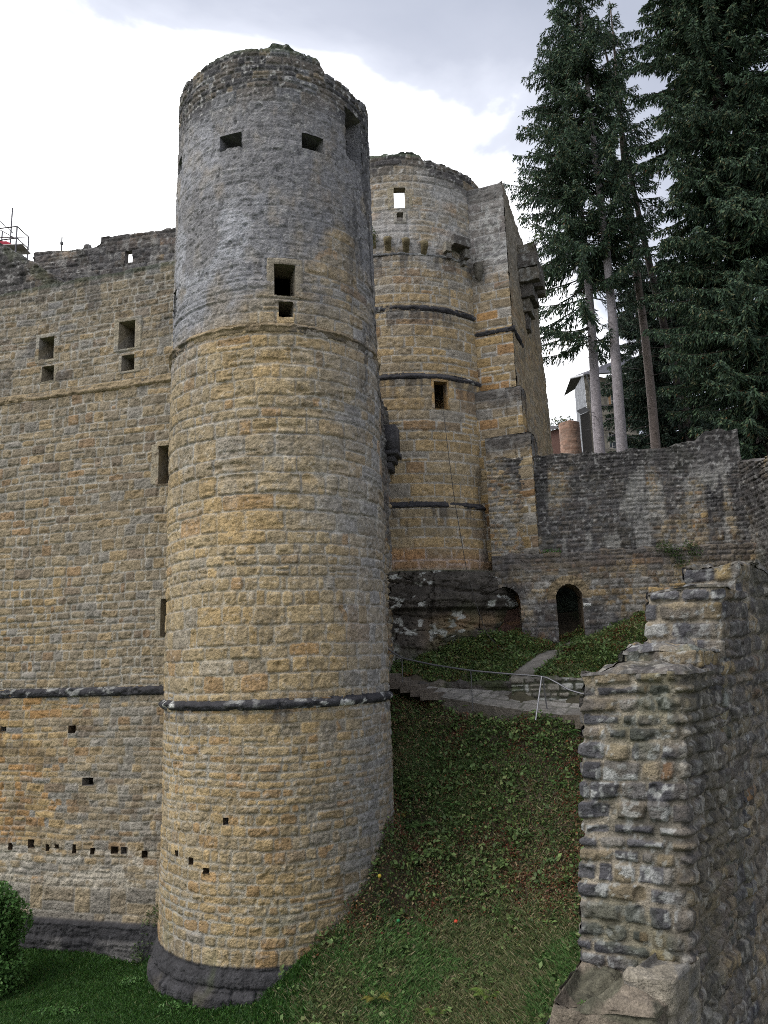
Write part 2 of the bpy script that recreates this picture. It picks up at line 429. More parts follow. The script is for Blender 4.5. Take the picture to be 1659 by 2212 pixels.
def band(name, pos, Ua, Ub, v, prof, colour, parent, step=.04, joint=.8, seed=3, mat=None, rough=.035, lift=None):
    """moulding swept along the wall; prof = list of (out, up)"""
    pr = np.array(prof, float); s = np.concatenate([[0], np.cumsum(np.hypot(*np.diff(pr, axis=0).T))])
    k = np.linspace(0, s[-1], max(10, int(s[-1]/.03)))
    po = np.interp(k, s, pr[:, 0]); pv = np.interp(k, s, pr[:, 1])
    U = np.arange(Ua, Ub+step, step); u = np.repeat(U[:, None], len(k), 1)
    off = np.repeat(po[None], len(U), 0); vv = v + np.repeat(pv[None], len(U), 0)
    if lift is not None: vv = vv + lift(u)
    off = off - .06*sst(.58, .68, fbm(u, vv*1.5, s=3.5, oct=4, seed=seed+60))*(off > .03)
    n = fbm(u, vv*2, s=5, oct=4, seed=seed)-.5; er = sst(.6, .75, fbm(u, u*0, s=1.3, oct=3, seed=seed+3))
    off = off*(1-.35*er) + rough*2*n*(off > 0)
    ji = np.floor(u/joint + .3*np.sin(np.floor(u/joint)*7)); jd = np.abs(u/joint-np.round(u/joint))*joint
    off = np.where(jd < step*.6, off-.035*(off > .02), off) + .030*(off > 0)*(_h(ji.astype(int), ji.astype(int)*0, ji.astype(int)*0, seed)-.5)
    bag = Bag(); bag.grid(pos(u, vv, off), colour(u, vv, off, n, seed))
    return bag.build(name, mat or M_STONE, parent)
def dark_band(white=.5, base=(.045, .044, .048)):
    def f(u, v, off, n, seed):
        a = fbm(u, v, s=3.2, oct=3, seed=seed+20); c = np.array(base)*(.7+.7*a)[..., None]
        w = sst(.60, .66, fbm(u, v*1.5, s=6, oct=3, seed=seed+30))*sst(.45, .6, fbm(u, v*0, s=.5, oct=2, seed=seed+35))
        return mixc(c, (.52, .52, .49), w*white)
    return f
def tan_band(u, v, off, n, seed):
    a = fbm(u, v, s=2.2, oct=4, seed=seed+20); c = np.array([.29, .225, .14])*(.55+.9*a)[..., None]
    return mixc(c, (.10, .095, .09), sst(.5, .68, fbm(u, v*2, s=1.1, oct=3, seed=seed+31))*.8)
ROUND = [(-.05, -.13), (.04, -.125), (.10, -.07), (.125, -.01), (.115, .03), (.03, .09), (-.05, .13)]

# ------------------------------------------------------------------ terrain
TWR = None
bL, bR = bearing(357, 1425), bearing(838, 1425)
T_D = 21.0; T_B = (bL+bR)/2; T_R = T_D*math.sin((bR-bL)/2)
TC = np.array([T_D*math.sin(T_B), T_D*math.cos(T_B)])
def on_tower(x, y, r):
    d = ray(x, y); dx, dy = d.x, d.y; a = dx*dx+dy*dy; b = -2*(dx*TC[0]+dy*TC[1]); c = TC@TC - r*r
    q = b*b-4*a*c
    t = (-b-math.sqrt(max(q, 0)))/(2*a); return np.array(d*t)
ctl = []
def cp(p): ctl.append(tuple(float(a) for a in p))
GL = -7.35
for X, Y in [(-16, 22.5), (-11, 22), (-6.5, 21), (-6.5, 18), (-11, 18), (-16, 17), (-8, 14), (-14, 12), (-5.6, 17), (-3.6, 16.6), (-4, 14), (-10, 8), (-3, 10), (-16, 4), (-4, 4), (-22, 20), (-22, 8)]:
    cp((X, Y, GL + .03*math.sin(X*3+Y)))
for x, y in [(560, 2172), (640, 2095), (740, 2015), (790, 1955), (820, 1895), (843, 1810)]: cp(on_tower(x, y, T_R+.2))
for x, y, Y in [(980, 2212, 16.0), (1180, 2212, 14.7), (1240, 2100, 16.0), (1050, 2100, 17.3), (1050, 2000, 18.6), (860, 2000, 18.9), (1240, 1950, 17.8), (1050, 1800, 20.6), (930, 1800, 20.8),
                (1240, 1800, 19.4), (1050, 1650, 22.0), (1240, 1650, 20.8), (930, 1650, 22.4), (880, 1560, 23.4), (1050, 1560, 22.7), (1240, 1575, 21.4), (1160, 1556, 21.7),
                (850, 1500, 24.2), (930, 1505, 24.0), (1040, 1525, 23.0)]: cp(atY(x, y, Y))
# right beyond the pillar, out of sight mostly
for p in [(9, 20, -1.9), (10, 16, -2.7), (9, 12, -4.6), (6, 12, -5.6), (3, 12, -6.8), (6.5, 7.5, -5.8), (12, 12, -2.6), (14, 18, -.5), (11, 23, -.6), (3, 6, -7.2), (8, 3, -6), (14, 5, -3)]: cp(p)
# upper court
for x, y, Y in [(870, 1418, 27.6), (960, 1412, 27.0), (1060, 1385, 26.8), (1130, 1385, 27.2), (1190, 1402, 27.2), (1250, 1398, 27.2), (1300, 1372, 26.6), (1370, 1348, 26.0), (900, 1440, 25.6), (1000, 1450, 25.2),
                (1080, 1450, 24.9), (1150, 1438, 25.4), (1130, 1467, 24.0), (1200, 1452, 24.0), (1280, 1442, 24.4), (1360, 1420, 24.6), (1120, 1474, 23.6), (1250, 1482, 23.1)]: cp(atY(x, y, Y))
# path bed
PATH = [((838, 1492, 24.6), (905, 1476, 25.6)), ((890, 1496, 24.3), (940, 1480, 25.3)), ((960, 1512, 23.6), (1010, 1488, 24.8)), ((1050, 1527, 22.9), (1100, 1497, 24.2)),
        ((1155, 1543, 22.2), (1180, 1508, 23.6)), ((1225, 1550, 21.9), (1262, 1515, 23.2)), ((1300, 1556, 21.6), (1330, 1524, 22.8)), ((1390, 1562, 21.2), (1420, 1530, 22.4))]
PATHP = [(atY(*a), atY(*b)) for a, b in PATH]
for a, b in PATHP:
    cp(a - [0, 0, .14]); cp(b - [0, 0, .18]); cp((a+b)/2 - [0, 0, .18])
for p in [(0, 34, 1.5), (6, 34, 2.5), (14, 32, 3), (20, 26, 3), (10, 40, 3.0), (20, 40, 3.2), (0, 45, 3), (-15, 35, 0), (30, 30, 3), (30, 10, 0), (15, 45, 3.2), (-30, 30, -4), (-30, 10, -7), (0, -10, -6), (20, -10, -5), (-20, -10, -7), (40, 50, 5), (-40, 50, 0), (0, 60, 4)]: cp(p)
ctl = np.array(ctl)
def _rbf():
    X = ctl[:, :2]; d = np.linalg.norm(X[:, None]-X[None], axis=2); n = len(X)
    A = np.zeros((n+3, n+3)); A[:n, :n] = d - .25*np.eye(n)*-1*0 + 0
    A[:n, :n] -= np.eye(n)*.12
    Pm = np.c_[np.ones(n), X]; A[:n, n:] = Pm; A[n:, :n] = Pm.T
    return np.linalg.solve(A, np.r_[ctl[:, 2], 0, 0, 0])
_w = _rbf()
def ground(x, y):
    x = np.asarray(x, float); y = np.asarray(y, float); sh = np.broadcast(x, y).shape
    x, y = np.broadcast_arrays(x, y); p = np.c_[x.ravel(), y.ravel()]; out = np.empty(len(p)); n = len(ctl)
    for i in range(0, len(p), 20000):
        q = p[i:i+20000]; D = np.linalg.norm(q[:, None]-ctl[None, :, :2], axis=2)
        out[i:i+20000] = D @ _w[:n] + _w[n] + q@_w[n+1:]
    r = np.hypot(p[:, 0], p[:, 1]-20); far = sst(35, 70, r)
    out = out*(1-far) + 2.0*far
    b = .16*(fbm(p[:, 0], p[:, 1], s=.9, oct=4, seed=5)-.5)
    return (out+b).reshape(sh)
def dist_path(x, y):
    """distance to the paved strip, 0 inside"""
    x = np.asarray(x); y = np.asarray(y); best = np.full(x.shape, 99.0)
    for (a, b), (c, d) in zip(PATHP[:-1], PATHP[1:]):
        for p, q in [(a*(1-k)+b*k, c*(1-k)+d*k) for k in np.linspace(0, 1, 9)]:
            e = q[:2]-p[:2]; t = np.clip(((x-p[0])*e[0]+(y-p[1])*e[1])/(e@e), 0, 1)
            best = np.minimum(best, np.hypot(x-p[0]-t*e[0], y-p[1]-t*e[1]))
    return np.maximum(best-.11, 0)
# court path towards the doorway
CPATH = [atY(1095, 1478, 23.9), atY(1140, 1455, 24.8), atY(1185, 1432, 25.9), atY(1235, 1405, 27.2)]
def dist_c(x, y):
    best = np.full(np.shape(x), 99.0)
    for p, q in zip(CPATH[:-1], CPATH[1:]):
        e = q[:2]-p[:2]; t = np.clip(((x-p[0])*e[0]+(y-p[1])*e[1])/(e@e), 0, 1)
        best = np.minimum(best, np.hypot(x-p[0]-t*e[0], y-p[1]-t*e[1]))
    return best
def terrain():
    xs = np.unique(np.concatenate([np.linspace(-900, -20, 30), np.linspace(-20, -12, 60), np.linspace(-12, 12, 300), np.linspace(12, 22, 60), np.linspace(22, 900, 30)]))
    ys = np.unique(np.concatenate([np.linspace(-900, -10, 20), np.linspace(-10, 12, 100), np.linspace(12, 29, 220), np.linspace(29, 60, 60), np.linspace(60, 1500, 30)]))
    x, y = np.meshgrid(xs, ys, indexing='ij'); z = ground(x, y)
    n = fbm(x, y, s=.6, oct=4, seed=9)
    brown = np.array([.060, .047, .030]); green = np.array([.045, .065, .022]); lawn = np.array([.045, .085, .018])
    c = np.array(brown)*np.ones(x.shape+(3,)); c = mixc(c, green, sst(.42, .58, n))
    lw = sst(-5.0, -6.6, z)*sst(-1.0, -4.0, x)
    c = mixc(c, lawn, lw*.9)
    c = mixc(c, (.24, .22, .195), (1-sst(.30, .42, dist_c(x, y)))*.9)
    c = mixc(c, (.075, .062, .045), (1-sst(.2, 1.0, dist_path(x, y)))*.8)
    bag = Bag(); bag.grid(np.stack([x, y, z], -1), c)
    tag(bag.build('ground', M_SOIL), kind='structure')
terrain()
def near_path():
    b = Bag(); n = 160; t = np.linspace(0, len(PATHP)-1, n); k = np.arange(len(PATHP))
    A = np.array([p[0] for p in PATHP]); B = np.array([p[1] for p in PATHP])
    a = np.stack([np.interp(t, k, A[:, i]) for i in range(3)], 1); c = np.stack([np.interp(t, k, B[:, i]) for i in range(3)], 1)
    s = np.linspace(0, 1, 24); P = a[:, None]*(1-s)[None, :, None] + c[:, None]*s[None, :, None]
    L_ = np.concatenate([[0], np.cumsum(np.linalg.norm(np.diff(a, axis=0), axis=1))])
    u = np.repeat(L_[:, None], 24, 1); v = np.repeat(s[None]*1.3, n, 0)
    S = Stones(0, L_[-1], 0, 1.4, lambda q: .45, lambda q: .7, 77)
    e, d, R = S(u, v, .04, .03, .01, .008, .03)
    P[..., 2] += .03 + .03*e + .015*(R[0]-.5)
    col = np.array([.29, .27, .24])*(.75+.5*R[1])[..., None]; col = mixc(col, (.07, .075, .045), (1-e)*.8)
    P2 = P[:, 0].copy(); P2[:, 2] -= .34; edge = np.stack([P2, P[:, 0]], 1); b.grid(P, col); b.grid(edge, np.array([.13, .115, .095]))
    tag(b.build('path', M_STONE), kind='structure')
near_path()
exec_parts = []
# ------------------------------------------------------------------ wall frames
class Plane:
    def __init__(s, A, B, batter=0.0, z0=0.0):
        s.A = np.array(A, float); B = np.array(B, float); s.L = np.linalg.norm(B-s.A); s.d = (B-s.A)/s.L
        s.n = np.array([s.d[1], -s.d[0]]);  s.batter = batter; s.z0 = z0
    def __call__(s, u, v, off):
        o = off + s.batter*(s.z0 - v); u = np.asarray(u, float)
        return np.stack([s.A[0]+s.d[0]*u+s.n[0]*o, s.A[1]+s.d[1]*u+s.n[1]*o, v+0*u+0*o], -1)
    def uv(s, x, y):
        d = ray(x, y); M = np.array([[d.x, -s.d[0]], [d.y, -s.d[1]]]); t, u = np.linalg.solve(M, s.A); return u, t*d.z
class Round:
    def __init__(s, c, r, rf=None, squash=1.0):
        s.c = np.array(c, float); s.r = r; s.f = -s.c/np.linalg.norm(s.c); s.rt = np.array([-s.f[1], s.f[0]]); s.rf = rf
        if s.rt[0] < 0: s.rt = -s.rt
    def __call__(s, u, v, off):
        ph = np.asarray(u, float)/s.r; R = s.r + off + (s.rf(v) if s.rf else 0)
        k = np.cos(ph)*R; q = np.sin(ph)*R
        return np.stack([s.c[0]+s.f[0]*k+s.rt[0]*q, s.c[1]+s.f[1]*k+s.rt[1]*q, v+0*k], -1)
    def uv(s, x, y, r=None):
        r = r or s.r; d = ray(x, y); D = np.array([d.x, d.y]); a = D@D; b = -2*D@s.c; c = s.c@s.c-r*r
        t = (-b-math.sqrt(max(b*b-4*a*c, 0)))/(2*a); p = D*t-s.c
        return math.atan2(p@s.rt, p@s.f)*s.r, t*d.z
def rect(fr, x0, y0, x1, y1):
    a = [fr.uv(x, y) for x, y in ((x0, y0), (x1, y0), (x0, y1), (x1, y1))]
    return ((a[0][0]+a[2][0])/2, (a[1][0]+a[3][0])/2, (a[2][1]+a[3][1])/2, (a[0][1]+a[1][1])/2)

# ------------------------------------------------------------------ the big round tower
def tower_rf(v):
    v = np.asarray(v, float)
    z_s, z_p = -.80, -6.27
    return np.where(v < z_s, .004*(z_s-v), 0) + .0*v + np.where(v > 8.3, -.03 - .006*(v-8.3), 0) + .13*sst(z_p+.02, z_p-.36, v) + .09*sst(-6.78, -6.84, v)
TF = Round(TC, T_R, tower_rf)
def vt(y, x=600): return TF.uv(x, y)[1]
def tower():
    root = thing('round_tower', 'tall round sandstone tower standing at the front, grey on top and ochre below', 'tower', (TC[0], TC[1], -7.5))
    hc = math.pi*T_R
    U = np.concatenate([np.arange(-hc, -hc*.56, .35), np.arange(-hc*.56, hc*.56, .025), np.arange(hc*.56, hc, .35), [hc]])
    ztop = vt(92, 590); zb1, zb2, zstr = vt(205), vt(600), vt(1510)
    zc = vt(700)
    def hfun(v):
        if v < -6.27: return .42
        if v < zstr: return .215
        if v < vt(1330): return .35
        if v < vt(1180): return .29
        if v < vt(950): return .42
        if v < zc: return .35
        if v < vt(560): return .30
        if v < zb1: return .40
        return .20
    def wfun(v):
        if v < -6.27: return .5
        if v < zstr: return .40
        if v < vt(1330): return .56
        if v < vt(1180): return .42
        if v < vt(950): return .72
        if v < zc: return .55
        if v < zb1: return .7
        return .34
    S = Stones(-hc, hc, -9, ztop, hfun, wfun, 11, split=.05)
    wm = rect(TF, 592, 570, 639, 638); ws = rect(TF, 602, 651, 634, 685)
    s1 = rect(TF, 472, 287, 520, 318); s2 = rect(TF, 653, 291, 700, 324)
    s3 = rect(TF, 750, 240, 775, 358); s4 = rect(TF, 379.5, 348, 388, 376); s5 = rect(TF, 372, 632, 379, 690)
    s3 = (s3[0], s3[0]+.85, s3[2]+.2, s3[3]); s4 = (s4[1]-.5, s4[1], s4[2], s4[3]); s5 = (s5[1]-.45, s5[1], s5[2], s5[3])
    ph = [rect(TF, *h) for h in ((482, 1766, 494, 1782), (408, 1852, 418, 1868), (440, 1874, 452, 1888), (380, 1836, 386, 1850))]
    ops = [wm, ws, s1, s2, s3, s4, s5]+ph
    def top(u):
        x = u/T_R
        return ztop - .10 + .16*(fbm(u, u*0, s=2.2, oct=3, seed=4)-.5) - .34*sst(.42, .50, x)*(1-sst(.95, 1.3, x)) + .12*sst(-.06, 0, x)*(1-sst(.12, .16, x)) - .12*sst(-.2, -.9, x)
    def col(u, v, e, R, S_, rg, und, flat):
        x = u/T_R; n1 = fbm(u, v, s=.45, oct=4, seed=61); n2 = fbm(u, v*.6, s=1.3, oct=4, seed=62); n3 = fbm(u, v, s=4.5, oct=4, seed=63)
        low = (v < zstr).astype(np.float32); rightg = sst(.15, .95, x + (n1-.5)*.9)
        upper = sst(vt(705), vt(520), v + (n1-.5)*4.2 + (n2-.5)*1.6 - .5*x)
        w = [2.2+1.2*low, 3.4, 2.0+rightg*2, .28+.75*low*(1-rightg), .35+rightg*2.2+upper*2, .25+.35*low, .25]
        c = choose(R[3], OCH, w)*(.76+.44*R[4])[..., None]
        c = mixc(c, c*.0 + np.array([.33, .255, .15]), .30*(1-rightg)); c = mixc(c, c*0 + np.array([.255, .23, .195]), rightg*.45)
        # cement pointing
        c = mixc(c, MORT*(.70+.34*n3)[..., None], (1-sst(.10, .55, e))*(.72+.25*sst(.35, .6, n2)))
        big = fbm(u, v, s=.22, oct=3, seed=64); c = c*(.88+.24*fbm(u, v, s=.33, oct=3, seed=65))[..., None]; c = mixc(c, c*np.array([.95, .98, 1.06]), sst(.45, .6, big)); c = mixc(c, c*np.array([1.03, 1.0, .94]), sst(.5, .38, big)); c = mixc(c, c*0+np.array([.39, .32, .205]), .14*(1-rightg)); c = c*1.06
        # smeared pointing in the middle storey
        mid = sst(vt(1210), vt(1120), v)*sst(vt(900), vt(990), v)
        c = mixc(c, MORT*.93, mid*sst(.52, .62, n2)*.7*(1-sst(.6, 1, e)*.6))
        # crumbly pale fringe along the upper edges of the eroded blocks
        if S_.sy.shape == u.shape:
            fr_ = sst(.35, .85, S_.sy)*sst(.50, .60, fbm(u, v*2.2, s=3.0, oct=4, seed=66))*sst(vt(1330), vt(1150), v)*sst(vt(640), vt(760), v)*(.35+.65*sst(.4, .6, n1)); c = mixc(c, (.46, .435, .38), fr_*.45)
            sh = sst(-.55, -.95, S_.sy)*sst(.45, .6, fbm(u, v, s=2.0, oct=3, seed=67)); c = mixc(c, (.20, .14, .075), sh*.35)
        # grey weathered skin of the upper storey
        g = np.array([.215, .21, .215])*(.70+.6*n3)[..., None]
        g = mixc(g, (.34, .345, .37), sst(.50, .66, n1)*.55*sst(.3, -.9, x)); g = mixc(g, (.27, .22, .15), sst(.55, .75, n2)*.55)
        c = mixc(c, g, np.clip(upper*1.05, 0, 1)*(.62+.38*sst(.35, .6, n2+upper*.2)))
        pa = sst(.44, .50, n1)*(1-sst(.57, .64, n1))*sst(.2, -.2, x+.25*(n2-.5))*sst(vt(640), vt(560), v)*(1-sst(vt(450), vt(400), v))
        c = mixc(c, (.37, .375, .40), pa*.75)
        # blackened rubble crown
        crown = sst(zb1-.9, zb1+.5, v+(n2-.5)*1.6)
        k = choose(R[3], [np.array([.07, .068, .07]), np.array([.13, .115, .10]), np.array([.20, .165, .12]), np.array([.17, .17, .175])], [3, 2.2, 1, 1.2])
        k = mixc(k, (.28, .27, .25), (1-sst(.1, .5, e))*.35)
        c = mixc(c, k, crown)
        c = mixc(c, (.09, .12, .07), sst(ztop-.30, ztop-.12, v)*.6)
        # black drip stains at the right flank, fine dark pits
        dr = sst(.55, .66, fbm(u, v*.25, s=3.2, oct=3, seed=70))*sst(.55, .95, x)*sst(vt(1000), vt(700), v)
        c = mixc(c, DARK*1.3, dr*.75)
        dk = sst(zstr-.05, zstr-.6, v)*0 + sst(.60, .70, fbm(u, v, s=2.6, oct=4, seed=71))*low*sst(zstr-1.1, zstr-.2, v)
        c = mixc(c, DARK*1.4, dk*.7)
        c = mixc(c, DARK*1.2, sst(.67, .72, n3)*upper*.55)
        wl = sst(.66, .72, fbm(u, v, s=11, oct=3, seed=72)); c = mixc(c, WHITE*.8, wl*(.25+.45*crown+.2*sst(.6, 1, x)))
        # dark wet plinth
        pl = sst(-6.26, -6.32, v)
        p = np.array([.048, .047, .05])*(.5+.6*n3+.5*R[4])[..., None]; p = mixc(p, (.13, .11, .085), sst(.5, .7, n2)*.5*sst(-6.6, -6.9, v)); p = mixc(p, MOSS, sst(.6, .7, n2)*.4)
        c = mixc(c, p, pl)
        gr = sst(-4.6, -6.3, v)*sst(.5, .64, n2)*(1-pl); c = mixc(c, (.22, .22, .12), gr*.4)
        c = mixc(c, np.array([.34, .31, .25])*(.8+.4*n3)[..., None], flat*.8)
        return c
    def rf(u, v):
        up = sst(vt(640), vt(540), v)*(1-sst(zb1-.3, zb1+.3, v)); big = sst(vt(1330), vt(1270), v)*sst(vt(760), vt(880), v)
        return 1 + 1.2*sst(-6.6, -6.75, v) - .55*up + .25*big + .25*sst(zb1-.2, zb1+.4, v) - .35*(v < zstr)
    ev = 4.0
    sm = [(o[0]-.02, o[1]+.02, o[2]-.02, o[3]+.02) for o in (wm,)]
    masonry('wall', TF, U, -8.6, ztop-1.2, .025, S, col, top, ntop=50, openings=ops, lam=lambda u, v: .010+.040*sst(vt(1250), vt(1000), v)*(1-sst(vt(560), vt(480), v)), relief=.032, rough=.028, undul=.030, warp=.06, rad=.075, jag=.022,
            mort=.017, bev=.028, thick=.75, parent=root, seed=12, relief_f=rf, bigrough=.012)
    for o, f, nm in ((wm, (.20, .22, .10, .20), 1), (ws, (.0, .0, .10, .0), 2), (s1, 0, 3), (s2, 0, 4), (s3, 0, 5), (s4, 0, 6), (s5, 0, 7)):
        big = nm == 1
        cc = (.27, .235, .18) if nm < 3 else (.19, .19, .20)
        if nm in (3, 4):
            opening(TF, *o, depth=.78, frame=0, splay=-.0, col=cc, seed=nm, parent=root, name='arrow_slit')
        else:
            opening(TF, *o, depth=.76, frame=f, col=cc, seed=nm, parent=root, name='window' if nm < 3 else 'arrow_slit', proud=.012)
    for i, o in enumerate(ph): opening(TF, *o, depth=.30, frame=0, col=(.14, .10, .065), seed=70+i, parent=root, name='putlog_hole')
    band('string_course', TF, -hc, hc, -.86, ROUND, dark_band(1.0), root, seed=21, step=.045)
    band('cornice', TF, -hc, hc, zc-.05, [(-.05, -.18), (.01, -.14), (.025, -.05), (.08, -.02), (.09, .03), (.06, .07), (.0, .10), (-.06, .14)], tan_band, root, seed=22, step=.03, rough=.045)
    # discs added inside to block sky light and keep the openings dark
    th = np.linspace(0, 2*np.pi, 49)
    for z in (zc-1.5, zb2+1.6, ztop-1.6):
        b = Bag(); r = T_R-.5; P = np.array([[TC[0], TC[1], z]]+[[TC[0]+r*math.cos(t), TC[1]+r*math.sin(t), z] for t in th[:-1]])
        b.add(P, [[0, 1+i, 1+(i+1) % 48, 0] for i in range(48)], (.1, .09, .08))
        b.build('shade_disc', M_STONE, root)
    return root
t_root = tower()

# ------------------------------------------------------------------ castle wall on the left
J = np.array([-5.70, 21.0]); JA = np.array([-11.0, 22.42])
dv = (J-JA)/np.linalg.norm(J-JA)
LW = Plane(JA-dv*3.0, J+dv*2.0)
def left_wall():
    zt0, zt1 = LW.uv(0, 636)[1], LW.uv(365, 566)[1]; ul0, ul1 = LW.uv(0, 700)[0], LW.uv(365, 700)[0]
    zt = (zt0+zt1)/2; zc = LW.uv(185, 846)[1]; zs = LW.uv(185, 1494)[1]
    root = thing('castle_wall', 'long coursed sandstone wall with windows joining the left side of the front round tower', 'wall', (LW.A[0]+3, LW.A[1], -7.4))
    V = lambda y, x=185: LW.uv(x, y)[1]
    zpl = V(1985)
    def hfun(v): return .40 if v < zpl else .55 if v < zpl+.5 else .185 if v < zs else .24 if v < V(1200) else .27
    def wfun(v): return .55 if v < zpl+.5 else .36 if v < zs else .38 if v < V(1200) else .45
    S = Stones(0, LW.L, -9, 13, hfun, wfun, 31, split=.07)
    W = [rect(LW, 85, 729, 117, 776), rect(LW, 91, 791, 117, 823), rect(LW, 257, 694, 292, 752), rect(LW, 263, 767, 291, 800),
         rect(LW, 343, 962, 385, 1044), rect(LW, 347, 1293, 390, 1374)]
    holes = [rect(LW, *h) for h in ((147, 1570, 161, 1585), (177, 1680, 200, 1694), (0, 1568, 12, 1582), (18, 1822, 27, 1836), (62, 1816, 74, 1830), (118, 1822, 128, 1834), (156, 1826, 166, 1840),
                                    (196, 1834, 205, 1848), (240, 1830, 252, 1844), (262, 1833, 271, 1846), (305, 1836, 318, 1852), (100, 1825, 108, 1837))]
    rj = random.Random(5); holes = [(a+rj.uniform(-.03, .02), b_+rj.uniform(-.02, .03), c_+rj.uniform(-.04, .03), d_+rj.uniform(-.03, .04)) for a, b_, c_, d_ in holes]
    def col(u, v, e, R, S_, rg, und, flat):
        n1 = fbm(u, v, s=.42, oct=4, seed=81); n2 = fbm(u, v*.7, s=1.2, oct=4, seed=82); n3 = fbm(u, v, s=4.5, oct=4, seed=83)
        xr = sst(ul0, ul1, u); low = (v < zs); lowf = low.astype(np.float32)
        og = lowf*sst(.75, .25, xr+(n1-.5)*.8)*sst(V(1850), V(1790), v); gy = lowf*(1-og)
        y2 = sst(V(1420), V(1380), v)*sst(V(1230), V(1270), v)*sst(.55, .3, xr)
        w = [1.6+3*og+2.5*y2, 3.0, 3.0-1.5*og, .25+3.0*og, .6+3.0*gy+.2*(~low), .2+.6*og, .55]
        c = choose(R[3], OCH, w)*(.76+.42*R[4])[..., None]
        c = mixc(c, np.array([.25, .22, .175]), .40*(1-og)*(1-.6*y2))
        c = c*(.90+.10*lowf)[..., None]
        c = mixc(c, MORT*(.74+.32*n3)[..., None], (1-sst(.10, .55, e))*(.85-.35*lowf))
        up = sst(V(760), V(610), v+(n2-.5)*2.2)
        k = choose(R[3], [np.array([.085, .08, .078]), np.array([.16, .14, .11]), np.array([.24, .20, .14]), np.array([.20, .195, .19])], [2.2, 2.4, 1.2, 1.4])
        k = mixc(k, (.34, .315, .27), (1-sst(.1, .5, e))*.8)
        c = mixc(c, k, up*.7)
        sp = sst(.62, .72, fbm(u, v, s=.9, oct=5, seed=85))*(~low)*sst(V(900), V(760), v); c = mixc(c, DARK*1.5, sp*.6)
        c = mixc(c, (.05, .065, .045), sst(zt-.20, zt-.05, v)*.7)
        wh = sst(V(1935), V(1900), v)*sst(V(1815), V(1850), v)*sst(.46, .58, fbm(u, v*1.6, s=3.2, oct=4, seed=86)); c = mixc(c, (.46, .42, .35), wh*.75)
        wl = sst(.66, .72, fbm(u, v, s=9, oct=3, seed=87)); c = mixc(c, WHITE*.7, wl*.35*sst(V(1100), V(700), v))
        so = sst(.58, .68, fbm(u, v, s=1.4, oct=3, seed=88))*lowf*sst(V(1900), V(1760), v)*sst(V(1500), V(1600), v)*.5; c = mixc(c, (.13, .09, .055), so)
        pl = sst(zpl+.02, zpl-.04, v); p = np.array([.048, .047, .05])*(.6+.8*n3)[..., None]; p = mixc(p, (.20, .19, .18), sst(.55, .7, n2)*.5*sst(zpl-.35, zpl-.5, v))
        return mixc(c, p, pl)
    def rf(u, v): return 1 - .2*(v > V(900)) - .25*(v < zs)
    PL = Plane(LW.A, LW.A+LW.d*LW.L)
    class PP(Plane):
        def __call__(s, u, v, off):
            return Plane.__call__(s, u, v, off + .16*sst(zpl, zpl-.10, v) + .05*sst(zpl-.4, zpl-.5, v))
    FR = PP(LW.A, LW.A+LW.d*LW.L)
    def top(u): return zt0 + (zt1-zt0)*(u-ul0)/(ul1-ul0) + .14*(fbm(u, u*0, s=1.6, oct=3, seed=8)-.5)
    masonry('wall', FR, (0.5, LW.L), -8.3, zt-.7, .027, S, col, top, ntop=28, openings=W+holes, lam=lambda u, v: .02, relief=.032, rough=.028, undul=.028, warp=.055, rad=.06, jag=.018,
            mort=.013, bev=.035, thick=.9, parent=root, seed=32, relief_f=rf, bigrough=.01)
    for i, o in enumerate(W):
        f = [(.16, .22, .14, .16), (.12, .18, .10, .02), (.20, .24, .10, .16), (.14, .22, .12, .02), (.28, .05, .04, .10), (.20, .05, .05, .10)][i]
        opening(LW, *o, depth=.9, frame=f, col=(.31, .27, .20), seed=40+i, parent=root, name='window', splay=(-.25 if i < 4 else 0))
    for i, o in enumerate(holes):
        opening(LW, *o, depth=.30, frame=0, col=(.12, .085, .055), seed=60+i, parent=root, name='putlog_hole')
    band('string_course', LW, .5, LW.L-1.2, zs, [(-.05, -.14), (.03, -.13), (.09, -.10), (.12, -.03), (.12, .03), (.08, .08), (-.05, .13)], dark_band(.5), root, seed=23)
    band('cornice', LW, .5, LW.L-1.2, zc, [(-.05, -.10), (.02, -.07), (.07, -.03), (.08, .02), (.03, .05), (.025, .17), (.0, .20), (-.05, .22)], tan_band, root, seed=24, rough=.03, step=.03)
    # closed box added behind the wall so the windows look dark
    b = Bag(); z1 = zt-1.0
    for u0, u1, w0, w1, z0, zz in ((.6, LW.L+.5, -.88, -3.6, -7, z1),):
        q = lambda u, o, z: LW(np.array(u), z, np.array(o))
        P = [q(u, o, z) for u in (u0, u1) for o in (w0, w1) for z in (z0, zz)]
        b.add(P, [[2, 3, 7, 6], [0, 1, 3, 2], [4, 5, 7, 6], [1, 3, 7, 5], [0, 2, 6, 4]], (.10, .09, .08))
    b.build('dark_box', M_STONE, root)
left_wall()

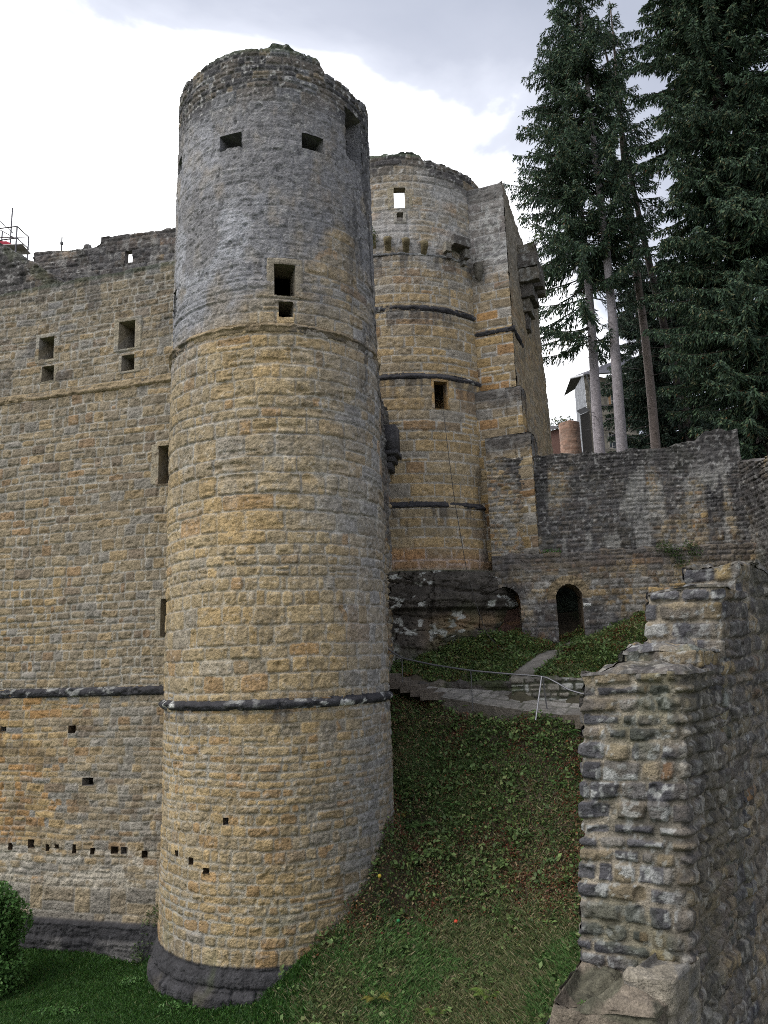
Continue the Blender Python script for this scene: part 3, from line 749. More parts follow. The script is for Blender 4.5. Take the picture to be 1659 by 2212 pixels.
# ------------------------------------------------------------------ generic colours for the darker ruins
def ruin_col(seed, zt=None, dark=.6, tan=.5, drip=.5, moss=.15, zb=-99, drip_x=None, pale=.3, mortar=(.27, .255, .225), topband=1.0, bright=1.0):
    def f(u, v, e, R, S_, rg, und, flat):
        n1 = fbm(u, v, s=.4, oct=4, seed=seed); n2 = fbm(u, v*.6, s=1.2, oct=4, seed=seed+1); n3 = fbm(u, v, s=4.5, oct=4, seed=seed+2)
        c = choose(R[3], OCH, [1.6*tan+.1, 2.2*tan+.3, 2.2, .5*tan, 2.2, .8*tan, 1.3])*(.66+.5*R[4])[..., None]
        c = mixc(c, np.array(mortar)*(.75+.4*n3)[..., None], (1-sst(.10, .55, e))*.85)
        dk = sst(.62-dark*.35, .74-dark*.25, n1*.5+n2*.5)
        c = mixc(c, np.array([.085, .082, .085])*(.6+.8*n3)[..., None]*(.7+.6*R[4])[..., None], dk*.85)
        st = sst(.50, .64, fbm(u, v*.10, s=1.5, oct=4, seed=seed+4))
        fade = 1.0 if zt is None else sst(zt-6.5, zt-1.5, v+(n2-.5)*2)
        c = mixc(c, np.array([.072, .069, .070])*(.6+.9*n3)[..., None], st*drip*fade)
        ps = sst(.55, .66, fbm(u, v*.3, s=2.6, oct=4, seed=seed+6)); c = mixc(c, np.array([.31, .30, .28]), ps*pale)
        if zt is not None:
            tb = sst(zt-1.1, zt-.3, v+(n2-.5)*.9)*topband; c = mixc(c, np.array([.07, .066, .064])*(.5+R[4])[..., None], tb*.85)
        wl = sst(.65, .71, fbm(u, v, s=10, oct=3, seed=seed+7)); c = mixc(c, WHITE*.75, wl*.45)
        c = mixc(c, MOSS, sst(.58, .70, fbm(u, v, s=1.0, oct=4, seed=seed+8))*moss)
        return c*bright
    return f

# ------------------------------------------------------------------ ruined walls behind the left wall
def gable():
    A = LW(np.array(.4), 0, np.array(-2.2))[:2]; B = LW(np.array(LW.L), 0, np.array(-2.2))[:2]
    fr = Plane(A, B); z = lambda x, y: fr.uv(x, y)
    a, b_ = z(0, 524), z(132, 606)
    S = Stones(-5, fr.L, 5, 17, lambda v: .25, lambda v: .42, 91)
    u1 = b_[0]+.9
    def top(u): return np.maximum(np.where(u < a[0], a[1]+(a[0]-u)*.5, a[1] + (b_[1]-a[1])*(u-a[0])/(b_[0]-a[0])) + .12*(fbm(u, u*0, s=2, oct=3, seed=5)-.5), b_[1]-.7)
    o = masonry('gable_wall', fr, (-4.0, u1), 6.0, b_[1]-.8, .04, S, ruin_col(92, 14, dark=1.0, tan=.1, moss=.35, topband=1), top, ntop=60, relief=.05, rough=.04, bigrough=.05, thick=.8, seed=93)
    tag(o, 'dark mossy gable slope rising behind the top of the left wall', 'wall')
    # farther wall with a square opening
    fr2 = Plane((-14, 28.4), (-5.0, 26.8)); q = fr2.uv
    zt = q(220, 520)[1]; uu = q(72, 560)[0]
    op = rect(fr2, 270, 541, 286, 568)
    def top2(u):
        x = (u-uu)
        d = q(300, 520)[0]-uu
        return zt - .15 + .28*sst(d*.42, d*.44, x)*0 + .35*sst(d*.63, d*.65, x) - .1*sst(0, d*.6, x) + .12*(fbm(u, u*0, s=1.3, oct=3, seed=15)-.5) + .2*(np.abs(x-d*.5) < .12)
    S = Stones(0, fr2.L, 5, 20, lambda v: .27, lambda v: .45, 94)
    o = masonry('rear_wall', fr2, (uu, fr2.L), 7.0, zt-1.3, .045, S, ruin_col(95, zt+.6, dark=.9, tan=.15, moss=.1, pale=.5), top2, ntop=36, openings=[op], relief=.05, rough=.04, bigrough=.04, thick=.28, seed=96)
    opening(fr2, *op, depth=.28, frame=0, col=(.2, .18, .17), parent=o, name='window')
    tag(o, 'ruined wall with one square opening showing sky, seen above the left wall', 'wall')
gable()

def scaffold():
    Y = 30.0; root = thing('scaffolding', 'steel tube scaffold with red netting at the far left skyline', 'scaffold', tuple(atY(30, 560, Y)))
    def bar(name, pts, r=.03, c=(.16, .15, .16)):
        b = Bag(); b.tube(pts, r, c, 6); return b.build(name, M_METAL, root)
    Q = lambda x, y, d=0: atY(x, y, Y+d)
    z0 = Q(30, 600)[2]
    for x, y, d in ((-12, 470, 0), (27, 449, .6), (37, 489, -.7), (62, 512, .5), (5, 500, 1.4)):
        p = Q(x, y, d); bar('standard', [p, [p[0], p[1], z0-1.5]], .035)
    for y0, y1, y2 in ((494, 489, 512), (520, 514, 538)):
        bar('ledger', [Q(-30, y0+3, -.7), Q(37, y1, -.7)]); bar('ledger', [Q(37, y1, -.7), Q(62, y2, .5)]); bar('ledger', [Q(-30, y0-14, 1), Q(28, y2, .5)])
    bar('ledger', [Q(-30, 512, .6), Q(60, 514, .5)], .025); bar('brace', [Q(0, 478, .2), Q(28, 503, .2)], .025); bar('brace', [Q(-8, 536, -.5), Q(34, 528, -.5)], .025)
    b = Bag(); u = np.linspace(-30, 26, 20); P = []
    for x in u: P.append([Q(x, 517+.35*max(x, 0)+math.sin(x*.3)*1.5, .2), Q(x, 548, .3)])
    P = np.array(P); P2 = P[:, ::-1]+[0, .03, 0]; b.grid(np.concatenate([P, P2], 1), (.62, .06, .10)); b.build('safety_net', M_PAINT, root)
    b = Bag(); c = Q(40, 538, -.3); b.box((-.6, -.4, -.04), (.35, .4, .0), (.3, .27, .25), o=c); b.build('deck_board', M_PAINT, root)
    p = Q(134, 512, 0)
    b = Bag(); b.tube([p, p-[0, 0, 1.2]], .03, (.1, .1, .1), 6); b.tube([p-[0, 0, .25], p-[0, 0, .35]], .07, (.1, .1, .1), 8)
    tag(b.build('lightning_rod', M_METAL), 'thin metal rod sticking up from the ruined rear wall', 'rod')
scaffold()

# ------------------------------------------------------------------ link wall between the two towers
def link():
    fr = Plane((-1.2, 20.5), (.42, 28.6)); q = fr.uv
    zt = 10.0
    S = Stones(0, fr.L, -3, 14, lambda v: .26, lambda v: .45, 101)
    def top(u): return 11.0 - .25*u + .5*(fbm(u, u*0, s=1.1, oct=4, seed=33)-.5)
    def col(u, v, e, R, S_, rg, und, flat):
        a = ruin_col(102, 11, dark=1.0, tan=.2, drip=.9, moss=.1)(u, v, e, R, S_, rg, und, flat)
        b = ruin_col(103, None, dark=.15, tan=.8, drip=.3)(u, v, e, R, S_, rg, und, flat)
        return mixc(b, a, sst(5.0, 7.2, v))
    root = thing('link_wall', 'narrow dark wall with a stone corbel between the front and rear round towers', 'wall', (fr.A[0], fr.A[1], -2))
    masonry('wall', fr, (0, fr.L), -2.5, 8.2, .05, S, col, top, ntop=50, relief=.06, rough=.04, bigrough=.07, thick=.8, parent=root, seed=104)
    b = Bag(); u0 = fr.L-1.5
    def blk(u0, u1, o0, o1, z0, z1):
        P = [fr(np.array(u), z, np.array(o)) for u in (u0, u1) for o in (o0, o1) for z in (z0, z1)]
        b.add(P, [[0, 1, 3, 2], [4, 6, 7, 5], [0, 4, 5, 1], [2, 3, 7, 6], [0, 2, 6, 4], [1, 5, 7, 3]], (.075, .072, .075))
    z = 7.2
    blk(u0-.1, u0+.9, -.1, .42, z+.35, z+1.3); blk(u0-.15, u0+.95, -.1, .47, z+.18, z+.33); blk(u0, u0+.8, -.1, .32, z-.05, z+.18); blk(u0+.05, u0+.7, -.1, .2, z-.35, z-.05)
    b.build('corbel', M_STONE, root, smooth=False)
link()

# ------------------------------------------------------------------ rear round tower
KC = np.array([.95, 32.0]); KR = 4.2
def keep():
    z_f = lambda y, x=880: Round(KC, KR).uv(x, y)[1]
    zrock = z_f(1237)
    def rfk(v): return .10*sst(z_f(1092)+.05, z_f(1092)-.05, v) + .06*sst(z_f(812)+.05, z_f(812)-.05, v)
    fr = Round(KC, KR, rfk)
    root = thing('rear_tower', 'rear rounded keep tower with corbels and see-through windows at its top', 'tower', (KC[0], KC[1], 0))
    S = Stones(-9, 9, 0, 30, lambda v: .40 if v < z_f(812) else .36 if v < z_f(665) else .30, lambda v: .85 if v < z_f(665) else .6, 111, split=.05)
    W1 = rect(fr, 851, 406, 876, 450); W2 = rect(fr, 857, 459, 871, 478); W3 = rect(fr, 937, 826, 965, 884)
    zt = z_f(330)
    def top(u): return zt - .02 + .14*(fbm(u, u*0, s=2.5, oct=3, seed=6)-.5) - .25*sst(1.1, 1.25, u)
    def col(u, v, e, R, S_, rg, und, flat):
        n1 = fbm(u, v, s=.42, oct=4, seed=113); n2 = fbm(u, v*.6, s=1.2, oct=4, seed=114); n3 = fbm(u, v, s=4.5, oct=4, seed=115)
        up = sst(z_f(760), z_f(520), v+(n1-.5)*4)
        c = choose(R[3], OCH, [3, 3.6, 2.2, .35, .8+2*up, .7, .7])*(.78+.32*R[4])[..., None]
        c = mixc(c, np.array([.46, .44, .40])*(.8+.3*n3)[..., None], (1-sst(.1, .6, e))*sst(.30, .45, n2+.1)*.95)
        red = sst(z_f(1170), z_f(1225), v); c = mixc(c, c*np.array([1.0, .72, .66]), red*.8)
        c = mixc(c, c*0+np.array([.33, .27, .18]), .25); c = mixc(c, (.38, .38, .39), up*sst(.42, .60, n1)*.7)
        c = mixc(c, (.30, .29, .265), up*.35)
        tb = sst(z_f(400), z_f(350), v+(n2-.5)*1.2); k = choose(R[3], [np.array([.075, .07, .07]), np.array([.12, .105, .09]), np.array([.20, .16, .11])], [3, 2, 1.1]); k = mixc(k, (.28, .27, .24), (1-sst(.1, .5, e))*.4)
        c = mixc(c, k, tb)
        c = mixc(c, (.08, .11, .07), sst(zt-.22, zt-.10, v)*.7)
        for y in (663, 812, 1090, 545):
            z = z_f(y); dr = sst(.52, .62, fbm(u, v*.15, s=3.0, oct=3, seed=118+y))*sst(z-1.5, z-.1, v)*(v < z+.1); c = mixc(c, DARK*1.3, dr*.65)
        wl = sst(.65, .71, fbm(u, v, s=9, oct=3, seed=117)); c = mixc(c, WHITE*.8, wl*(.2+.4*up))
        c = mixc(c, MOSS*1.3, sst(z_f(1225), z_f(1237), v)*.6)
        return c
    um = 5.2
    masonry('wall', fr, (-5.6, um), zrock-.6, zt-1.4, .042, S, col, top, ntop=36, openings=[W1, W2, W3], relief=.030, rough=.025, undul=.03, warp=.03, rad=.03, jag=.012,
            mort=.020, bev=.03, thick=.35, flush=.15, parent=root, seed=112, relief_f=lambda u, v: 1+.8*sst(z_f(420), z_f(370), v), bigrough=.012)
    opening(fr, *W1, depth=.35, frame=(.28, .30, .06, .10), col=(.31, .27, .19), seed=1, parent=root)
    opening(fr, *W2, depth=.35, frame=(.14, .16, .10, .10), col=(.33, .31, .27), seed=2, parent=root)
    opening(fr, *W3, depth=.35, frame=(.12, .10, .05, .16), col=(.40, .27, .13), seed=3, parent=root)
    b = Bag(); c0 = fr((W3[0]+W3[1])/2*np.ones(1), (W3[2]+W3[3])/2, np.array([-.36]))[0]  # small box added behind this window to keep it dark
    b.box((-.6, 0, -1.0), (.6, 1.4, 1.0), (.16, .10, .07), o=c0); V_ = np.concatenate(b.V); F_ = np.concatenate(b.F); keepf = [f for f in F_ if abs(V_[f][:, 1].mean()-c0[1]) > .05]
    b.F = [np.array(keepf)]; b.build('dark_box', M_STONE, root)
    for y, s, nm in ((664, 5, 'string_course'), (812, 7, 'string_course'), (1091, 9, 'string_course')):
        band(nm, fr, -5.6, um, z_f(y), [(-.05, -.14), (.03, -.12), (.075, -.04), (.075, .03), (-.05, .17)], dark_band(.9, (.045, .044, .048)), root, seed=s, step=.06)
    b_ = band('corbel_table', fr, -2.4, 3.1, z_f(548), [(-.05, -.06), (.06, -.05), (.09, .03), (-.05, .10)], dark_band(.9, (.2, .2, .2)), root, seed=3, step=.06, lift=lambda u: u*0)
    # bulbous corbels and the broken machicolation bracket
    for x, y in ((806, 520), (838, 524), (876, 527), (914, 533)):
        u, v = fr.uv(x, y); b = Bag(); k = np.linspace(0, 1, 9); w = .17
        prof = np.array([.05, .24, .36, .38, .34, .26, .16, .08, -.02]); zz = v + .22 - k*.62
        uu = np.linspace(-1, 1, 9)
        P = np.array([[fr(np.array(u+w*s_*(1-.35*kk)), z_, np.array(pr*(1-.5*s_*s_*s_*s_)))for s_ in uu] for z_, pr, kk in zip(zz, prof, k)])
        cc = np.array([.17, .14, .08])*(.6+.9*fbm(P[..., 0], P[..., 2], s=7, oct=3, seed=int(x)))[..., None]
        b.grid(P, cc); b.build('corbel', M_STONE, root)
    def bx(b, u0, u1, o0, o1, z0, z1, c=(.10, .095, .09)):
        P = [fr(np.array(u), z, np.array(o)) for u in (u0, u1) for o in (o0, o1) for z in (z0, z1)]
        b.add(P, [[0, 1, 3, 2], [4, 6, 7, 5], [0, 4, 5, 1], [2, 3, 7, 6], [0, 2, 6, 4], [1, 5, 7, 3]], c)
    u, v = fr.uv(975, 546); b = Bag()
    rough_box(b, fr, u-.18, u+.55, -.1, .52, v+.12, v+.50, (.12, .11, .10), seed=3, amp=.025); rough_box(b, fr, u+.38, u+.60, -.1, .40, v-.28, v+.12, (.15, .14, .12), seed=5, amp=.03); rough_box(b, fr, u-.42, u-.18, -.1, .30, v-.12, v+.26, (.24, .22, .18), seed=7, amp=.03)
    rough_box(b, fr, u-.30, u-.10, -.1, .16, v-.36, v-.12, (.14, .13, .12), seed=8, amp=.02); rough_box(b, fr, u+.42, u+.58, -.1, .22, v-.48, v-.28, (.22, .21, .19), seed=9, amp=.02)
    b.build('machicolation', M_STONE, root)
    # rock foot
    z1 = zrock+.05
    u = np.linspace(-2.6, 1.15, 190)*1.0; v = np.linspace(-.6, z1, 130)
    FU = lambda x: (x-850)/(1062-850)
    ua = fr.uv(846, 1300)[0]; ub = fr.uv(1064, 1300)[0]+.7
    U_, V_ = np.meshgrid(np.linspace(ua-1.2, ub+.9, 200), v, indexing='ij')
    t = (V_-v[0])/(z1-v[0]); n = fbm(U_, V_*1.6, s=.8, oct=5, seed=130); n2 = fbm(U_, V_, s=3.2, oct=4, seed=131)
    strat = np.abs(np.mod(V_*.9+.35*(U_*.4)+.3*n, 1)-.5)
    off = .42 + .28*sst(.62, .50, t)*0 - .20*sst(.70, .60, t)*sst(.3, .0, np.abs(t-.62))*0 + .30*(n-.5) + .12*(n2-.5)*2*.6 - .10*sst(.10, .0, strat)
    off = off + .34*sst(.60, .64, t) + .10*(np.abs(np.mod(U_*.55+.3*n, 1)-.5) > .03) - .16*sst(.36, .42, t)*(t < .62)*sst(ub-2.2, ub-1.4, U_)
    off = off + .10*sst(.66, .70, t) - .35*sst(.7, .2, t)*sst(ub-1.6, ub, U_)
    off = np.where(t > .97, off*(1-(t-.97)/.03), off)
    crk = np.abs(fbm(U_*.8, V_*1.8, s=1.3, oct=4, seed=138)-.5); off = off - .14*sst(.03, .0, crk) - .08*sst(.02, 0, np.abs(fbm(U_, V_, s=3, oct=3, seed=139)-.5))
    P = fr(U_, V_, off)
    c = np.array([.075, .067, .058])*(.5+1.0*n2)[..., None]
    c = mixc(c, (.26, .185, .115), sst(.36, .52, fbm(U_, V_*2, s=.7, oct=4, seed=133))*sst(.62, .50, t)*sst(ua+.6, ua+2.2, U_)*.95)
    c = mixc(c, (.30, .31, .275), sst(.50, .60, fbm(U_, V_, s=.9, oct=4, seed=134)+.10*sst(.35, .1, t))*sst(.42, .30, t)*sst(ub-1.4, ua+2, U_)*.9)
    c = mixc(c, (.50, .51, .48), sst(.63, .65, fbm(U_, V_*1.3, s=3.2, oct=4, seed=135))*sst(.50, .60, fbm(U_, V_, s=.8, oct=2, seed=136)+.06)*sst(.28, .4, t)*.9)
    c = mixc(c, MOSS, sst(.5, .65, fbm(U_, V_, s=1.2, oct=3, seed=137))*sst(.75, .6, t)*.35 + sst(.95, .99, t)*.7)
    b = Bag(); b.grid(P, c)
    tag(b.build('rock_outcrop', M_STONE), 'dark bedrock spotted with white lichen under the rear round tower', 'rock')
keep()

# ------------------------------------------------------------------ square tower beside it (front face, buttress stages, receding side)
def square_tower():
    A, B, D = np.array([3.35, 29.25]), np.array([5.32, 28.45]), np.array([7.9, 35.6])
    root = thing('square_tower', 'angular tower with stepped buttress and a hanging bartizan on its side', 'tower', (5.3, 28.5, 0))
    class FP(Plane):
        def __call__(s, u, v, off): return Plane.__call__(s, np.asarray(u) - .3*np.clip(-np.asarray(off)/.3, 0, 1), v, off)
    ff = FP(A-(B-A)*1.2, B, .0, 10); z = lambda y, x=1080: ff.uv(x, y)[1]
    zt = z(393)
    def col(zc, seed, grey=.6, bandz=()):
        def f(u, v, e, R, S_, rg, und, flat):
            n1 = fbm(u, v, s=.5, oct=4, seed=seed); n2 = fbm(u, v*.6, s=1.4, oct=4, seed=seed+1); n3 = fbm(u, v, s=4.5, oct=4, seed=seed+2)
            up = sst(z(640), z(540), v+(n1-.5)*2)
            c = choose(R[3], OCH, [2.6, 3.2, 2.2, .4, 1.2+2*up, .7, .7])*(.68+.42*R[4])[..., None]
            c = mixc(c, np.array([.43, .42, .39])*(.8+.3*n3)[..., None], (1-sst(.05, .45, e))*.8)
            g = np.array([.17, .168, .17])*(.6+.8*n3)[..., None]; g = mixc(g, (.40, .40, .40), sst(.52, .62, fbm(u, v, s=3.2, oct=4, seed=seed+5))*.6)
            c = mixc(c, g, up*.85); c = mixc(c, (.36, .355, .34), (1-sst(.1, .6, e))*up*.7); c = mixc(c, (.42, .42, .40), up*sst(.60, .66, fbm(u, v, s=5.5, oct=4, seed=seed+8))*.6)
            for zz in bandz:
                dk = sst(zz-1.3, zz-.1, v+(n2-.5)*.8)*(v < zz+.1); h = mixc(np.array([.075, .07, .072])*(.6+.8*n3)[..., None], (.42, .42, .41), sst(.56, .64, fbm(u, v, s=4, oct=4, seed=seed+6))*.7+(1-sst(.05, .4, e))*.4)
                c = mixc(c, h, dk*.85)
            tb = sst(zc-1.0, zc-.2, v+(n2-.5)*.9); c = mixc(c, np.array([.09, .085, .08])*(.5+R[4])[..., None], tb*.7)
            return c
        return f
    B = B + 0.0
    st = lambda s: Stones(-2, 9, -2, 30, lambda v: .38, lambda v: .8, s, split=.05)
    kw = dict(flush=.15, relief=.030, rough=.028, undul=.03, warp=.03, rad=.03, jag=.014, mort=.018, bev=.03, parent=root, bigrough=.015)
    masonry('front_wall', ff, (0, ff.L), 2.0, zt-.5, .042, st(141), col(zt, 142), lambda u: zt+.08*(fbm(u, u*0, s=2, oct=2)-.5)+0*u, ntop=12, thick=.9, seed=143, **kw)
    
    class SP(Plane):
        def __call__(s, u, v, off):
            u = np.asarray(u) + .3*np.clip(-np.asarray(off)/.3, 0, 1); return Plane.__call__(s, u, v, off + .035*(20.5-v)*np.clip(np.asarray(u)/s.L, 0, 1)*.7)
    sf = SP(B, D)
    def sidecol(u, v, e, R, S_, rg, und, flat):
        c = col(zt, 150)(u, v, e, R, S_, rg, und, flat); n = fbm(u, v*.6, s=.9, oct=4, seed=151)
        return mixc(c, np.array([.29, .24, .17])*(.6+.8*n)[..., None], .6)
    masonry('side_wall', sf, (0, sf.L), 2.0, zt-1.6, .05, Stones(0, 9, 0, 30, lambda v: .34, lambda v: .5, 144), sidecol, lambda u: zt-.05-.08*u-.9*sst(3.2, 3.6, u)*0+.3*(fbm(u, u*0, s=1.3, oct=3, seed=9)-.5), ntop=30, relief=.022, rough=.03, undul=.05, warp=.05, parent=root, seed=145, thick=.9, bigrough=.04)
    # string course of the upper stage
    for y, s in ((714, 3),):
        band('string_course', ff, 2.0, ff.L+.12, z(y), [(-.05, -.13), (.04, -.11), (.09, -.04), (.09, .03), (-.05, .15)], dark_band(.9), root, seed=s, step=.05)
        band('string_course', sf, -.1, 1.9, z(y)-.02, [(-.05, -.13), (.04, -.11), (.09, -.04), (.09, .03), (-.05, .15)], dark_band(.6), root, seed=s+1, step=.05)
    # buttress stages
    for k, (x0, x1, yt, Yc, sd_) in enumerate(((1042, 1137, 838, 28.15, 161), (1068, 1150, 938, 27.75, 171))):
        Bc = np.array([B[0]+.10+.16*k, B[1]-.32-.42*k]); Ac = Bc + (A-B)/np.linalg.norm(A-B)*(2.1 if k == 0 else 1.75)
        f2 = Plane(Ac, Bc); zz = f2.uv((x0+x1)/2, yt)[1]
        masonry('buttress', f2, (0, f2.L), 3.5, zz-.35, .042, st(sd_), col(zz, sd_+1, bandz=(zz,)), lambda u: zz+.05*(fbm(u, u*0, s=2, oct=2)-.5), ntop=10, thick=.8, seed=sd_+2, **kw)
        s2 = Plane(Bc, Bc+(D-B)/np.linalg.norm(D-B)*(1.2+.3*k))
        masonry('buttress_side', s2, (0, s2.L), 3.5, zz-.35, .05, st(sd_+5), col(zz, sd_+1, bandz=(zz,)), lambda u: zz+.05*(fbm(u, u*0, s=2, oct=2)-.5), ntop=10, thick=.6, seed=sd_+6, **kw)
    # corbel at the inner corner
    b = Bag(); p = atY(1034, 588, 28.75); th = np.linspace(0, 2*np.pi, 17)
    k = np.linspace(0, 1, 8); rr = np.array([.20, .21, .18, .20, .14, .15, .08, .01])
    P = np.array([[[p[0]+r*math.cos(t), p[1]+r*math.sin(t), p[2]+.35-.75*q] for t in th] for q, r in zip(k, rr)]); b.grid(P, (.12, .11, .09)); b.build('corbel', M_STONE, root)
    # bartizan: stepped consoles carrying the stub of a parapet on the side face
    for i, (a_, b_, o_, z0_, z1_) in enumerate(((3.1, 3.7, .16, 12.6, 13.3), (2.9, 3.9, .32, 13.3, 13.9), (2.7, 4.1, .52, 13.9, 14.5), (2.45, 2.85, .85, 14.5, 15.1), (3.2, 3.6, .88, 14.5, 15.15), (3.95, 4.35, .85, 14.5, 15.1), (2.4, 4.4, .82, 15.15, 15.75), (2.6, 3.7, .75, 15.75, 16.3))):
        b = Bag(); rough_box(b, sf, a_, b_, -.15, o_, z0_+1.4, z1_+1.4, (.15, .135, .11) if i % 2 else (.11, .10, .09), seed=i*7+3); b.build('bartizan_stone' if i < 6 else 'bartizan_parapet', M_STONE, root)
square_tower()

# ------------------------------------------------------------------ court wall with doorway
def court_wall():
    fr = Plane((3.9, 28.05), (13.4, 27.0)); q = fr.uv
    root = thing('court_wall', 'dark streaked rubble wall with an arched doorway at the back of the courtyard', 'wall', (8, 27.5, 0))
    zt = q(1300, 980)[1]; zl = q(1250, 1196)[1]
    u_r = q(1590, 1000)[0]
    S = Stones(-1, 12, -2, 12, lambda v: .15 if v > zl else .20, lambda v: .26 if v > zl else .36, 181, split=.1)
    def top(u):
        x = (u-q(1120, 980)[0])/(q(1600, 980)[0]-q(1120, 980)[0])
        return zt + .05 + .25*sst(.45, .9, x) + .30*sst(.80, .86, x) + .36*(fbm(u, u*0, s=1.9, oct=4, seed=19)-.5)
    base = ruin_col(182, zt, dark=.75, tan=.08, drip=1.0, moss=.08, pale=.7, bright=.92)
    tanc = ruin_col(186, None, dark=.1, tan=1.0, drip=.1, moss=.02, pale=.1, bright=1.05)
    def col(u, v, e, R, S_, rg, und, flat):
        a = base(u, v, e, R, S_, rg, und, flat); b = tanc(u, v, e, R, S_, rg, und, flat)
        m = sst(2.3, .9, u + .45*(v-4)+1.2*(fbm(u, v, s=.8, oct=3, seed=187)-.5)); return mixc(a, b, m*.9)
    masonry('upper_wall', fr, (0, u_r+.2), zl-.3, zt-1.0, .037, S, col, top, ntop=34, relief=.045, rough=.035, undul=.06, warp=.06, rad=.05, jag=.03, mort=.012, bev=.03, thick=.9, parent=root, seed=183, bigrough=.035)
    lo = Plane(fr.A+fr.n*.38, fr.A+fr.d*fr.L+fr.n*.38)
    du, dvb = lo.uv(1236, 1396); hw = (lo.uv(1262, 1340)[0]-lo.uv(1205, 1340)[0])/2; dt = lo.uv(1236, 1262)[1]; vs = dt-hw
    du = (lo.uv(1205, 1340)[0]+lo.uv(1262, 1340)[0])/2
    base2 = ruin_col(192, None, dark=.45, tan=.6, drip=.35, moss=.05, pale=.2, mortar=(.25, .22, .18))
    def col2(u, v, e, R, S_, rg, und, flat):
        c = base2(u, v, e, R, S_, rg, und, flat); n3 = fbm(u, v, s=4.5, oct=4, seed=194)
        tb = sst(zl-1.0, zl-.15, v+.7*(fbm(u, v, s=1, oct=3, seed=193)-.5)); c = mixc(c, np.array([.09, .082, .08])*(.6+.8*n3)[..., None], tb*.75)
        r = np.hypot(u-du, v-vs); ang = np.arctan2(v-vs, u-du); vou = (r > hw) & (r < hw+.32) & (v > vs-.05)
        vc = np.array([.27, .21, .13])*(.75+.5*_h(np.floor(ang*6).astype(int), np.zeros(u.shape, int), np.zeros(u.shape, int), 4))[..., None]
        c = np.where(vou[..., None], vc, c); c = np.where((vou & (np.abs(ang*6-np.round(ang*6)) < .1))[..., None], c*.5, c)
        return c
    # rough cave mouth left of the door
    cu = lo.uv(1093, 1320)[0]
    masonry('lower_wall', lo, (0, u_r+.4), -1.0, zl-.35, .035, Stones(-1, 12, -2, 12, lambda v: .19, lambda v: .34, 191), col2, lambda u: zl+.12*(fbm(u, u*0, s=1.4, oct=4, seed=20)-.5), ntop=12,
            arches=[(du, hw, dvb-.5, vs), (cu, .52, .2, 1.95)], relief=.045, rough=.035, undul=.05, warp=.05, rad=.05, jag=.02, mort=.012, bev=.035, thick=.9, parent=root, seed=193, bigrough=.03)
    def arch_reveal(name, uc, h, vb, vsp, depth, c):
        b = Bag(); th = np.linspace(0, np.pi, 24)
        uu = np.concatenate([np.full(20, uc+h), uc+h*np.cos(th), np.full(20, uc-h)]); vv = np.concatenate([np.linspace(vb, vsp, 20), vsp+h*np.sin(th), np.linspace(vsp, vb, 20)])
        k = np.linspace(0, depth, 20); Ug = np.repeat(uu[:, None], 20, 1); Vg = np.repeat(vv[:, None], 20, 1); H = -k[None]+0*Ug
        n = fbm(Vg*3, H*3+Ug, s=2, oct=4, seed=12)
        P = lo(Ug, Vg, H); P[..., 0] += .03*(n-.5)
        b.grid(P, np.array(c)*(.6+.8*n)[..., None]); b.build(name, M_STONE, root)
    arch_reveal('doorway', du, hw, dvb-.5, vs, 1.28, (.20, .155, .11))
    # passage beyond: mossy wall lit from above
    b = Bag(); u, v = np.meshgrid(np.linspace(du-2.5, du+2.5, 60), np.linspace(-.6, 5, 60), indexing='ij'); n = fbm(u, v, s=2, oct=4, seed=8)
    b.grid(fr(u, v, -2.9+.3*n), np.array([.045, .06, .045])*(.5+n)[..., None]); b.build('passage_wall', M_STONE, root)
    # hollow of the cave
    b = Bag(); th, k = np.meshgrid(np.linspace(0, 2*np.pi, 60), np.linspace(0, 1, 24), indexing='ij')
    n = fbm(np.cos(th)*2+5, np.sin(th)*2+5, k*3+.1, s=1.2, oct=4, seed=17)
    r = np.sqrt(np.clip(1-k**2, 0, 1)); 
    P = lo(cu + np.cos(th)*r**.6*(.95+.3*(n-.5)), 1.25 + np.sin(th)*r**.6*(1.75+.3*(n-.5)), .02-k*1.1)
    cc = np.array([.11, .065, .05])*(.5+n)[..., None]; cc = mixc(cc, (.24, .13, .05), sst(.55, .65, fbm(th, k*3, s=2, oct=3, seed=5))*.6); b.grid(P, cc); b.build('niche', M_STONE, root)
    # WC sign
    p = lo(np.array(lo.uv(1268, 1307)[0]), lo.uv(1268, 1307)[1], np.array(.09)); b = Bag(); b.box((-.13, -.012, -.055), (.13, .012, .055), (.62, .62, .58)); s = b.build('sign', M_PAINT, None, smooth=False); s.location = p
    s.rotation_euler = (0, 0, math.atan2(fr.d[1], fr.d[0])); tag(s, 'small white plate reading WC beside the arched doorway', 'sign')
    cu_ = bpy.data.curves.new('lettering', 'FONT'); cu_.body = 'WC'; cu_.size = .11; cu_.align_x = 'CENTER'; cu_.align_y = 'CENTER'; cu_.extrude = .002
    m = bpy.data.materials.new('black_lettering'); m.use_nodes = True; m.node_tree.nodes['Principled BSDF'].inputs['Base Color'].default_value = (.03, .03, .03, 1)
    tf = bpy.data.objects.new('lettering_curve', cu_); COL.objects.link(tf); bpy.context.view_layer.update()
    me_ = bpy.data.meshes.new_from_object(tf.evaluated_get(bpy.context.evaluated_depsgraph_get())); bpy.data.objects.remove(tf)
    t = bpy.data.objects.new('lettering', me_); COL.objects.link(t); me_.materials.clear(); me_.materials.append(m); t.parent = s; t.rotation_euler = (math.pi/2, 0, 0); t.location = (0, -.0145, 0)
    # return wall at the right, running towards the camera
    rt = Plane((u_r*fr.d+fr.A)+np.array([.15, .3]), (12.25, 15.5)); rt2 = rt
    a = rt.uv(1640, 1010)[1]
    S = Stones(-1, 14, -4, 12, lambda v: .17, lambda v: .32, 201)
